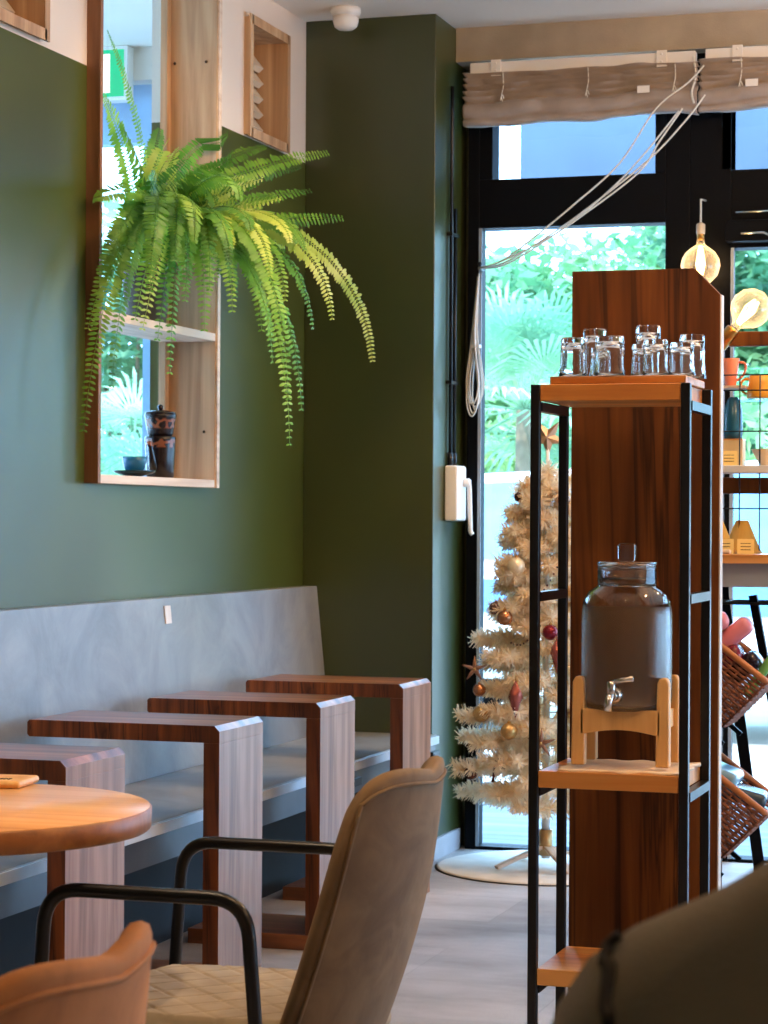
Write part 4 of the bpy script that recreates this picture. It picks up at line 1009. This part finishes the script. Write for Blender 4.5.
b2 = basket(BC2, (0, BA, 0), 'lower tilted brown wicker basket with clear wrapped packs', 2)
def pack(c, q, rot, sz, mat, label, grp, nm='packet', cat='packet'):
    t = thing(nm, label, cat, in_basket(c, *q), group=grp); t.rotation_euler = rot
    m = MB(); m.box(-sz[0] / 2, sz[0] / 2, -sz[1] / 2, sz[1] / 2, -sz[2] / 2, sz[2] / 2); m.build('wrapper', mat, t, bevel=min(sz) * .4, seg=3)
pk = plain('pink_plastic', rgb(228, 140, 150), .2); pd = plain('maroon_plastic', rgb(110, 20, 36), .25); gr_ = plain('green_leafy', rgb(120, 190, 110), .4); dk = plain('black_plastic', rgb(30, 20, 34), .2)
gp = 'packs in the upper wicker basket'
pack(BC1, (-.08, -.04, .17), (0, R(-20), .2), (.14, .10, .05), pk, 'pink plastic packet at the partition side of the upper basket', gp)
pack(BC1, (-.01, .0, .18), (0, R(-40), .1), (.15, .09, .05), pk, 'pink plastic packet in the middle of the upper basket', gp)
pack(BC1, (.02, -.05, .14), (0, R(-30), 0), (.10, .08, .05), pd, 'dark red packet in the upper basket', gp)
pack(BC1, (.07, -.02, .15), (0, R(-40), 0), (.10, .09, .05), dk, 'black packet in the upper basket', gp)
pack(BC1, (.115, -.01, .16), (0, R(-55), 0), (.14, .04, .025), gr_, 'green packet at the right of the upper basket', gp)
gp = 'packs in the lower wicker basket'
pack(BC2, (-.04, .0, .15), (0, R(20), 0), (.16, .14, .04), plain('clear_blue_wrap', rgb(140, 180, 200), .15), 'clear blue wrapped pack in the lower basket', gp)
pack(BC2, (.06, -.01, .15), (0, R(15), .1), (.14, .13, .04), plain('smoky_wrap', rgb(60, 80, 96), .15), 'dark blue wrapped pack in the lower basket', gp)
bs = thing('basket_stand', 'black metal stand that carries the two tilted wicker baskets', 'stand', (-1.1, 6.10, 0))
for yy in (-.150, .150):
    MB().beam((-.02, yy, 0), (-.02, yy, 1.02), .018, .018).build('upright', M['blackframe'], bs)
    if yy > 0: MB().beam((.36, yy, 0), (.17, yy, 1.02), .022, .022).build('leaning_leg', M['blackframe'], bs)
    for z in (.755, .414): MB().beam((-.11, yy, z + .09), (.14, yy, z - .113), .012, .012).build('bracket', M['blackframe'], bs)
MB().beam((-.02, -.15, 1.0), (-.02, .15, 1.0), .014, .014).build('cross_bar', M['blackframe'], bs)

# door closer hardware
t = thing('door_closer', 'dark door closer mechanism above the right-hand glass', 'door closer', (-1.18, 8.20, 2.27))
MB().box(-.14, .3, -.04, .028, -.055, .02).build('closer_body', M['blackframe'], t, bevel=.004)
m = MB(); m.tube([(-.1, -.06, .045), (.1, -.06, .047), (.25, -.06, .05)], .004, 6).tube([(-.08, -.06, -.03), (.0, -.06, -.03), (.03, -.06, -.045), (.2, -.06, -.045)], .005, 6)
m.build('closer_arm', M['chrome'], t)

# ------------------------------------------------------------------ exit sign in the side room
t = thing('exit_sign', 'green lit exit sign with a white running figure behind the niche glass', 'sign', (-3.855, 8.09, 2.82))
MB().box(-.25, .25, 0, .06, 0, .21 + .0).build('sign_case', M['white'], t, bevel=.004)
MB().box(-.235, .235, -.002, 0, .015, .195).build('green_face', M['exitgreen'], t)
m = MB(); yy = -.004
def seg(p, q, w_): m.beam((p[0], yy, p[1]), (q[0], yy, q[1]), w_, .002, up=(0, 1, 0))
m.box(.02, .178, -.003, -.0021, .03, .18)
m.build('white_doorway', M['exitwhite'], t)
m = MB(); yy = -.005
m.lathe([(.016, 0), (.016, .002)], 16, (.03, -.004, .158), Matrix.Rotation(R(90), 4, 'X'))
def seg(p, q, w_): m.beam((p[0], yy, p[1]), (q[0], yy, q[1]), w_, .0025)
for p, q in (((.035, .135), (.075, .09)), ((.04, .13), (0, .11)), ((0, .11), (-.02, .085)), ((.05, .13), (.09, .125)), ((.07, .09), (.10, .07)), ((.10, .07), (.08, .035)), ((.07, .09), (.04, .06)), ((.04, .06), (.0, .055))): seg(p, q, .018)
m.build('running_figure', M['exitgreen'], t)

# ------------------------------------------------------------------ outside
struct(MB().box(-16, 14, YW + .1, 40, -.25, -.12).build('ground', plain('pale_paving', rgb(180, 176, 168), .8, var=.08, nscale=2)))
dm = wood('blue_grey_deck_boards', (rgb(92, 100, 108), rgb(112, 120, 128), rgb(130, 138, 146)), 'x', .6, .6, planks=13, plank_axis='y')
struct(MB().box(-8, 6, YW + .07, 10.4, -.12, -.005).build('deck', dm))
tag(MB().box(-2.462, .6, 9.70, 9.76, 2.60, 3.35).build('awning_board', M['soffit'], None), 'blue board of the outdoor awning seen through the high window panes', 'awning')
o = bpy.data.objects['awning_board']
m = MB(); m.box(-1.83, -1.77, 9.76, 9.82, -.0, 3.3); m.box(.5, .56, 9.76, 9.82, 0, 3.3); m.build('awning_post', M['blackframe'], o)
def leafy(name, label, c, rx, rz, n_, mat, seed, sz=.11):
    rn = random.Random(seed); t = thing(name, label, 'tree', (c[0], c[1], -.12), group='leafy trees outside the window')
    m = MB()
    zc = c[2] + .12
    blobs = [(rn.uniform(-.8, .8) * rx, rn.uniform(-.8, .8) * rx, zc + rn.uniform(-.8, .78) * rz, rn.uniform(.32, .5)) for _ in range(34)]
    for i in range(n_):
        bx_, by_, bz_, br_ = rn.choice(blobs)
        d = Vector((rn.gauss(0, 1), rn.gauss(0, 1), rn.gauss(0, 1))).normalized(); rr_ = rn.random() ** .4
        p = Vector((bx_ + d.x * rx * br_ * rr_, by_ + d.y * rx * br_ * rr_, bz_ + d.z * rz * br_ * rr_))
        if p.z < .05: continue
        a = Vector((rn.gauss(0, 1), rn.gauss(0, 1), rn.gauss(0, .5))).normalized(); b_ = a.cross(Vector((rn.gauss(0, 1), rn.gauss(0, 1), rn.gauss(0, 1)))).normalized()
        s_ = sz * rn.uniform(.6, 1.2); base = len(m.v)
        m.v += [tuple(p - a * s_), tuple(p + b_ * s_ * .45), tuple(p + a * s_), tuple(p - b_ * s_ * .45)]; m.f.append((base, base + 1, base + 2, base + 3)); m.sm.append(False); m.mi.append(0)
    m.build('foliage', mat, t, fix=False)
    m = MB(); m.tube([(0, 0, 0), (.05, 0, zc * .5), (0, 0, zc)], [.14, .1, .05], 10)
    for k in range(5): a = k * 1.3; m.tube([(0, 0, zc * .6), (rx * .5 * math.cos(a), rx * .5 * math.sin(a), zc + rz * .3)], [.05, .015], 6)
    m.build('trunk', M['bark'], t)
leafy('leafy_tree', 'broad pale green tree outside, filling the view through the tall left pane', (-5.1, 21.2, 2.5), 2.2, 1.32, 34000, M['treeleaf'], 12, .10)
leafy('leafy_tree', 'blue-green tree outside, seen behind the niche glass', (-11.4, 25.8, 3.0), 2.1, 2.1, 10000, M['treeleaf2'], 2)
leafy('leafy_tree', 'green tree outside, seen through the right-hand window above the yellow mug', (-3.6, 26.2, 2.9), 2.0, 1.7, 16000, M['treeleaf2'], 3)
leafy('leafy_tree', 'pale tree outside beyond the right-hand window edge', (3.9, 20.0, 2.5), 1.9, 1.8, 3000, M['treeleaf'], 4, .16)
def palm(name, label, c, R_, nfr, seed, trunk=1.2):
    rn = random.Random(seed); t = thing(name, label, 'palm', (c[0], c[1], -.12), group='spiky palms outside the window'); m = MB(); z0_ = c[2] + .12
    for k in range(nfr):
        a = rn.uniform(0, 2 * PI); el = rn.uniform(-.6, 1.3); o_ = Vector((math.cos(a) * math.cos(el), math.sin(a) * math.cos(el), math.sin(el)))
        pet = rn.uniform(.3, .55) * R_; fan = Vector((0, 0, z0_)) + o_ * pet
        m.tube([(0, 0, z0_), fan], .01, 4, False)
        side = o_.cross(Vector((0, 0, 1))).normalized(); upv = side.cross(o_)
        for j in range(22):
            th = R(-115 + 230 * j / 21); dr = (o_ * math.cos(th) + side * math.sin(th) + upv * .12).normalized(); L = R_ * .55 * rn.uniform(.85, 1.05) * (1 - .25 * abs(th) / 2)
            w_ = dr.cross(upv).normalized() * .017; mid = fan + dr * L * .6; tip = fan + dr * L + Vector((0, 0, -L * .28)); base = len(m.v)
            m.v += [tuple(fan), tuple(mid + w_), tuple(tip), tuple(mid - w_)]; m.f.append((base, base + 1, base + 2, base + 3)); m.sm.append(False); m.mi.append(0)
    m.build('fan_leaves', M['palmleaf'], t, fix=False)
    MB().tube([(0, 0, 0), (0, 0, z0_)], [.09, .06], 10).build('trunk', M['bark'], t)
palm('fan_palm', 'fan palm outside, seen through the tall left pane above the parked car', (-4.25, 16.9, 2.05), 1.15, 34, 4)
palm('fan_palm', 'smaller fan palm outside, beside the rack in the tall left pane', (-1.8, 16.9, 1.65), 1.0, 26, 5)
palm('fan_palm', 'fan palm outside, seen through the lower niche glass', (-7.6, 17.2, 1.7), 1.1, 30, 7)
palm('fan_palm', 'fan palm outside, behind the blue teacup', (-6.6, 15.0, 1.25), .95, 28, 9)
palm('fan_palm', 'fan palm outside, seen behind the yellow pleated cones', (-.6, 16.6, 1.4), 1.0, 24, 12)
tag(MB().box(-16, 10, 30.5, 30.7, -.12, 2.3).build('boundary_wall', plain('white_render', rgb(236, 234, 228), .8), None), 'long white garden wall behind the parked car and palms', 'wall')
# parked van
cw = thing('parked_car', 'white and pale blue car parked outside behind the Christmas tree', 'car', (-2.9, 14.4, -.12))
side = [(-2.1, .35), (-2.12, .75), (-1.9, .98), (-1.45, 1.08), (-.85, 1.62), (.9, 1.70), (1.75, 1.60), (2.05, 1.05), (2.1, .4)]
m = MB(); m.prism(side, 'y', -.85, .85); m.build('body', plain('white_car_paint', rgb(238, 240, 242), .25, var=.02, coat=.5), cw, bevel=.06, seg=3)
wg = plain('blue_window_glass', rgb(120, 176, 214), .1, var=.1)
m = MB(); m.prism([(-1.35, 1.10), (-.80, 1.56), (.0, 1.60), (.0, 1.10)], 'y', -.862, -.85); m.prism([(.06, 1.10), (.06, 1.60), (.9, 1.63), (1.6, 1.54), (1.8, 1.10)], 'y', -.862, -.85); m.build('side_window', wg, cw)
MB().box(-2.0, 2.0, -.866, -.852, .78, .98).build('blue_stripe', plain('blue_car_trim', rgb(96, 150, 206), .4), cw)
MB().box(-1.9, 1.9, -.858, -.85, .38, .5).build('sill', M['grey_apron'], cw)
for x in (-1.3, 1.3):
    for yy in (-.86, .68):
        MB().lathe([(.19, 0), (.31, .01), (.33, .04), (.33, .16), (.31, .18), (.05, .18)], 32, (x, yy + .18, .33), Matrix.Rotation(R(90), 4, 'X')).build('wheel', M['black'], cw)

# ------------------------------------------------------------------ seated person at the right, seen from behind
def person():
    t = thing('person', 'person in a dark olive jacket seated at the bottom right, back to the camera', 'person', (-.075, 1.43, -.03), R(17))
    # local: +y is the facing direction, x to the person's right
    J = [('pel', (0, 0, .50), .155), ('waist', (0, .0, .66), .135), ('chest', (0, .01, .84), .150), ('up', (0, .01, .94), .125), ('neck', (0, .015, 1.05), .062), ('nk2', (0, .03, 1.11), .058),
         ('shL', (-.178, .01, .917), .077), ('elL', (-.258, .07, .69), .058), ('wrL', (-.17, .30, .72), .036),
         ('shR', (.178, .01, .917), .077), ('elR', (.258, .07, .69), .058), ('wrR', (.17, .30, .72), .036),
         ('hipL', (-.10, .02, .50), .10), ('knL', (-.13, .42, .50), .068), ('anL', (-.13, .44, .09), .045), ('toL', (-.13, .60, .045), .035),
         ('hipR', (.10, .02, .50), .10), ('knR', (.13, .42, .50), .068), ('anR', (.13, .44, .09), .045), ('toR', (.13, .60, .045), .035)]
    E = [('pel', 'waist'), ('waist', 'chest'), ('chest', 'up'), ('up', 'neck'), ('neck', 'nk2'), ('up', 'shL'), ('shL', 'elL'), ('elL', 'wrL'), ('up', 'shR'), ('shR', 'elR'), ('elR', 'wrR'),
         ('pel', 'hipL'), ('hipL', 'knL'), ('knL', 'anL'), ('anL', 'toL'), ('pel', 'hipR'), ('hipR', 'knR'), ('knR', 'anR'), ('anR', 'toR')]
    idx = {j[0]: i for i, j in enumerate(J)}
    def skin(name, names, edges, mat, rad=None, scale=1.0):
        sel = [j for j in J if j[0] in names]; ii = {j[0]: i for i, j in enumerate(sel)}
        me = bpy.data.meshes.new(name); me.from_pydata([j[1] for j in sel], [(ii[a], ii[b_]) for a, b_ in edges if a in ii and b_ in ii], [])
        o = bpy.data.objects.new(name, me); C.objects.link(o); o.parent = t
        q = o.modifiers.new('k', 'SKIN'); q.use_smooth_shade = True
        for i, j in enumerate(sel):
            me.skin_vertices[0].data[i].radius = (j[2] * scale, j[2] * scale)
        me.skin_vertices[0].data[0].use_root = True
        o.modifiers.new('s', 'SUBSURF').render_levels = 3; me.materials.append(mat); return o
    import bmesh
    from mathutils.bvhtree import BVHTree
    body = skin('body', [j[0] for j in J], E, M['skin'])
    bpy.context.view_layer.update()
    me = bpy.data.meshes.new_from_object(body.evaluated_get(bpy.context.evaluated_depsgraph_get()))
    body.modifiers.clear(); body.data = me
    for p in me.polygons: p.use_smooth = True
    def garment(name, mat, keep, off, fold=0.0):
        g = bmesh.new(); g.from_mesh(me); g.normal_update()
        nr = {v.index: v.normal.copy() for v in g.verts}
        bmesh.ops.delete(g, geom=[f for f in g.faces if not keep(f.calc_center_median())], context='FACES')
        for v in g.verts:
            n_ = v.normal; w_ = math.sin(v.co.x * 38 + v.co.z * 21) * math.sin(v.co.z * 33 - v.co.y * 27)
            v.co += n_ * (off + fold * w_)
        g2 = bpy.data.meshes.new(name); g.to_mesh(g2); g.free(); g2.materials.append(mat)
        o = bpy.data.objects.new(name, g2); C.objects.link(o); o.parent = t
        for p in g2.polygons: p.use_smooth = True
        q = o.modifiers.new('s', 'SOLIDIFY'); q.thickness = .006; return o
    isleg = lambda c: c.z < .56 and (c.y > .10 or c.z < .45) or c.z < .44
    jk = garment('jacket', M['jacket'], lambda c: not isleg(c) and c.z < 1.07 and not (c.y > .285) , .020, .004)
    garment('trousers', M['trousers'], lambda c: c.z < .60 and c.z > .10 and not (c.z < .56 and c.y < -.2), .012)
    # head
    m = MB(); m.lathe([(.002, -.118), (.035, -.112), (.055, -.085), (.068, -.04), (.076, .01), (.078, .05), (.068, .09), (.045, .115), (.015, .126), (.001, .127)], 28)
    m.v = [(x, y_ * 1.22 + (.012 if z < 0 else 0), z + 1.245) for x, y_, z in m.v]
    m.v = [(x, y_ + .03, z) for x, y_, z in m.v]
    hd = m.build('head', M['skin'], t)
    m = MB(); m.tube([(0, .118, 1.27), (0, .142, 1.232), (0, .125, 1.222)], [.008, .014, .009], 10)
    m.build('nose', M['skin'], hd)
    for sx in (-1, 1):
        MB().sphere((sx * .03, .112, 1.262), .011, 12).build('eye', M['white'], hd)
        MB().sphere((sx * .03, .1215, 1.262), .0045, 8).build('iris', M['hair'], hd)
        m = MB(); m.sphere((0, 0, 0), .03, 12); m.v = [(x * .3 + sx * .079, y_ * .7 + .03, z + 1.245) for x, y_, z in m.v]; m.build('ear', M['skin'], hd)
    m = MB(); m.tube([(-.022, .112, 1.192), (0, .119, 1.19), (.022, .112, 1.192)], [.003, .006, .003], 8); m.build('mouth', plain('lips', rgb(176, 96, 88), .4), hd)
    m = MB(); m.lathe([(.046, -.105), (.066, -.085), (.080, -.035), (.087, .03), (.086, .06), (.078, .10), (.05, .13), (.001, .14)], 28)
    m.v = [(x, (y_ * 1.2 + (0 if y_ < .02 else -.05 * (1 if z < .06 else .2))) + .018, z + 1.25) for x, y_, z in m.v]; m.build('hair', M['hair'], t)
    # hands : palm and five fingers each
    for sx in (-1, 1):
        base = Vector((sx * .17, .30, .72))
        m = MB(); m.tube([base, base + Vector((-sx * .01, .045, .004)), base + Vector((-sx * .015, .085, 0))], [.03, .04, .036], 12)
        m.v = [(x, y_, (z - .72) * .5 + .72) for x, y_, z in m.v]
        pm_ = m.build('hand', M['skin'], t)
        for k, (dx, L) in enumerate(((-.027, .065), (-.009, .078), (.010, .074), (.027, .058))):
            p = base + Vector((-sx * .015 + dx, .078, 0)); f_ = MB()
            f_.tube([p, p + Vector((dx * .1, L * .45, .006)), p + Vector((dx * .15, L * .8, -.006)), p + Vector((dx * .15, L, -.02))], [.0095, .009, .008, .006], 10); f_.build('finger', M['skin'], pm_)
        p = base + Vector((-sx * .035, .02, 0)); f_ = MB(); f_.tube([p, p + Vector((-sx * .03, .03, -.003)), p + Vector((-sx * .035, .06, -.008))], [.012, .0105, .008], 10); f_.build('thumb', M['skin'], pm_)
    for sx in (-1, 1):
        m = MB(); m.prism([(.38, .0), (.68, 0), (.68, .05), (.6, .08), (.48, .12), (.38, .12)], 'x', sx * .13 - .045, sx * .13 + .045); m.build('shoe', M['black'], t, bevel=.02, seg=3)
    # sleeve seam and back yoke fold
    tree = BVHTree.FromPolygons([v.co for v in jk.data.vertices], [tuple(p.vertices) for p in jk.data.polygons])
    def hug(pts):
        o = []
        for p in smooth_path(pts, 8):
            h = tree.find_nearest(p); o.append(h[0] + (h[1] if h[1].dot(p - h[0]) > 0 else -h[1]) * -.001)
        return o
    MB().tube(hug([(-.245, .02, 1.04), (-.26, -.04, 1.01), (-.255, -.10, .95), (-.215, -.16, .87), (-.18, -.16, .78)]), .005, 6).build('sleeve_seam', M['jacketseam'], jk)
    MB().tube(hug([(-.16, -.15, .90), (-.08, -.2, .93), (.0, -.2, .94), (.08, -.2, .93), (.16, -.15, .90)]), .003, 6).build('yoke_seam', M['jacketseam'], jk)
    return t
pp = person()
st = thing('stool', 'low dark stool under the person in the olive jacket', 'stool', (-.10, 1.42, 0), R(17))
MB().lathe([(.17, .335), (.18, .345), (.18, .36), (.001, .362)], 32).build('seat', M['walnutx'], st)
for k in range(4):
    a = R(45 + 90 * k); MB().tube([(.17 * math.cos(a), .17 * math.sin(a), 0), (.12 * math.cos(a), .12 * math.sin(a), .34)], .012, 10).build('leg', M['black'], st)

# ------------------------------------------------------------------ light
wd = bpy.data.worlds.new('sky'); sc.world = wd; wd.use_nodes = True; nt = wd.node_tree
bg = nt.nodes['Background']; bg.inputs['Color'].default_value = (.36, .65, 1.0, 1); bg.inputs['Strength'].default_value = 10.5
def portal(x, yy, z, rx, rz, w_, h_):
    L = bpy.data.lights.new('sky_portal', 'AREA'); L.shape = 'RECTANGLE'; L.size = w_; L.size_y = h_; L.cycles.is_portal = True
    o = bpy.data.objects.new('sky_portal', L); C.objects.link(o); o.location = (x, yy, z); o.rotation_euler = (rx, 0, rz)
portal(.55, YW + .09, 1.45, R(-90), 0, 5.7, 2.9)
portal(-4.8, YW + .09, 1.4, R(-90), 0, 2.3, 2.7)
portal(XR + .12, 6.45, 1.0, R(-90), R(-90), 2.9, 1.4)
portal(-6.12, 5.85, 1.55, R(-90), R(90), 4.5, 2.5)
s = bpy.data.lights.new('sun', 'SUN'); s.energy = 8.0; s.angle = R(2); s.color = (1, .96, .88)
o = bpy.data.objects.new('sun', s); C.objects.link(o); o.rotation_euler = (R(42), 0, R(-25))
def ceiling_lamp(x, yy, power, size, label, col=(1, .72, .45), spot=None, tgt=None):
    t = thing('ceiling_downlight', label, 'ceiling light', (x, yy, ZC), group='round ceiling downlights')
    MB().lathe([(.06, 0), (.06, -.012), (.045, -.014)], 24, cap0=False, cap1=False).build('ring', M['white'], t)
    L = bpy.data.lights.new('downlight', 'SPOT'); L.energy = power; L.color = col; L.spot_size = R(spot or 120); L.spot_blend = .6; L.shadow_soft_size = size
    o = bpy.data.objects.new('downlight_lamp', L); C.objects.link(o); o.parent = t; o.location = (0, 0, -.05)
    if tgt:
        d = Vector(tgt) - Vector((x, yy, ZC - .05)); o.rotation_euler = d.to_track_quat('-Z', 'Y').to_euler()
ceiling_lamp(-1.9, 3.3, 100, .05, 'ceiling downlight above the round table', spot=70)
ceiling_lamp(-1.0, 4.75, 62, .04, 'ceiling downlight above the rack', spot=60)
ceiling_lamp(-1.35, 5.9, 70, .035, 'ceiling spotlight turned to the fern', spot=60, tgt=(-2.6, 6.5, 2.1))
ceiling_lamp(-1.5, 7.0, 80, .035, 'added unseen spotlight that brightens the Christmas tree', spot=55, tgt=(-1.9, 7.8, .7))  # spotlight added to warm and brighten the white tree
ceiling_lamp(-2.1, 6.2, 40, .05, 'ceiling downlight above the C-shaped tables', spot=80)
def added_pendant(x, yy, z, power, label):  # unseen warm lamps added to lighten the ceiling and upper walls
    t = thing('added_fill_lamp', label, 'lamp', (x, yy, z), group='added unseen globe lamps that brighten the ceiling and upper walls')
    MB().tube([(0, 0, .13), (0, 0, ZC - z)], .004, 6).build('flex', M['black'], t)
    MB().lathe([(.02, .06), (.022, .13), (.006, .14)], 16).build('lamp_holder', M['brass'], t)
    MB().sphere((0, 0, 0), .07, 20).build('globe', M['bulbglass'], t)
    L = bpy.data.lights.new('added_fill_light', 'POINT'); L.energy = power; L.color = (1, .68, .38); L.shadow_soft_size = .06
    o = bpy.data.objects.new('added_fill_light', L); C.objects.link(o); o.parent = t
added_pendant(-.8, 3.2, 2.72, 46, 'added unseen globe lamp nearest the camera'); added_pendant(.2, 5.0, 2.72, 74, 'added unseen globe lamp right of the rack'); added_pendant(1.6, 3.6, 2.72, 50, 'added unseen globe lamp toward the right wall'); added_pendant(.3, 6.9, 2.72, 50, 'added unseen globe lamp near the window wall'); added_pendant(-.65, 6.3, 2.80, 18, 'added globe lamp above the display unit, just out of frame')
pl = bpy.data.lights.new('bulb_glow', 'POINT'); pl.energy = 1.3; pl.color = (1, .7, .4); pl.shadow_soft_size = .02
for p, e_ in (((-1.402, 8.13, 2.128), 1), ((-.962, 6.40, 1.813), 0)):
    if not e_: pl = pl.copy(); pl.energy = .6
    o = bpy.data.objects.new('bulb_glow', pl); C.objects.link(o); o.location = p

# ------------------------------------------------------------------ camera
cam = bpy.data.cameras.new('camera'); co = bpy.data.objects.new('camera', cam); C.objects.link(co)
cam.sensor_fit = 'VERTICAL'; cam.sensor_height = 24; cam.lens = 2300 / 1024 * 24; cam.clip_start = .05; cam.clip_end = 200
yaw = math.atan((1113 - 384) / 2300); pitch = R(.18); roll = .006
f_ = Vector((-math.sin(yaw) * math.cos(pitch), math.cos(yaw) * math.cos(pitch), math.sin(pitch)))
r_ = Vector((math.cos(yaw), math.sin(yaw), 0)); u_ = r_.cross(f_)
r2 = r_ * math.cos(roll) + u_ * math.sin(roll); u2 = u_ * math.cos(roll) - r_ * math.sin(roll)
co.matrix_world = Matrix(((r2.x, u2.x, -f_.x, 0), (r2.y, u2.y, -f_.y, 0), (r2.z, u2.z, -f_.z, 1.22), (0, 0, 0, 1)))
cam.dof.use_dof = True; cam.dof.focus_distance = 5.2; cam.dof.aperture_fstop = 9.0
sc.camera = co
sc.view_settings.view_transform = 'Standard'; sc.view_settings.look = 'None'; sc.view_settings.gamma = 1; sc.view_settings.exposure = 0.0
sc.view_settings.use_curve_mapping = False
cy = sc.cycles
cy.use_denoising = True; cy.max_bounces = 14; cy.transmission_bounces = 12; cy.transparent_max_bounces = 16; cy.diffuse_bounces = 5; cy.glossy_bounces = 5
cy.sample_clamp_indirect = 8; cy.caustics_refractive = True; cy.caustics_reflective = False
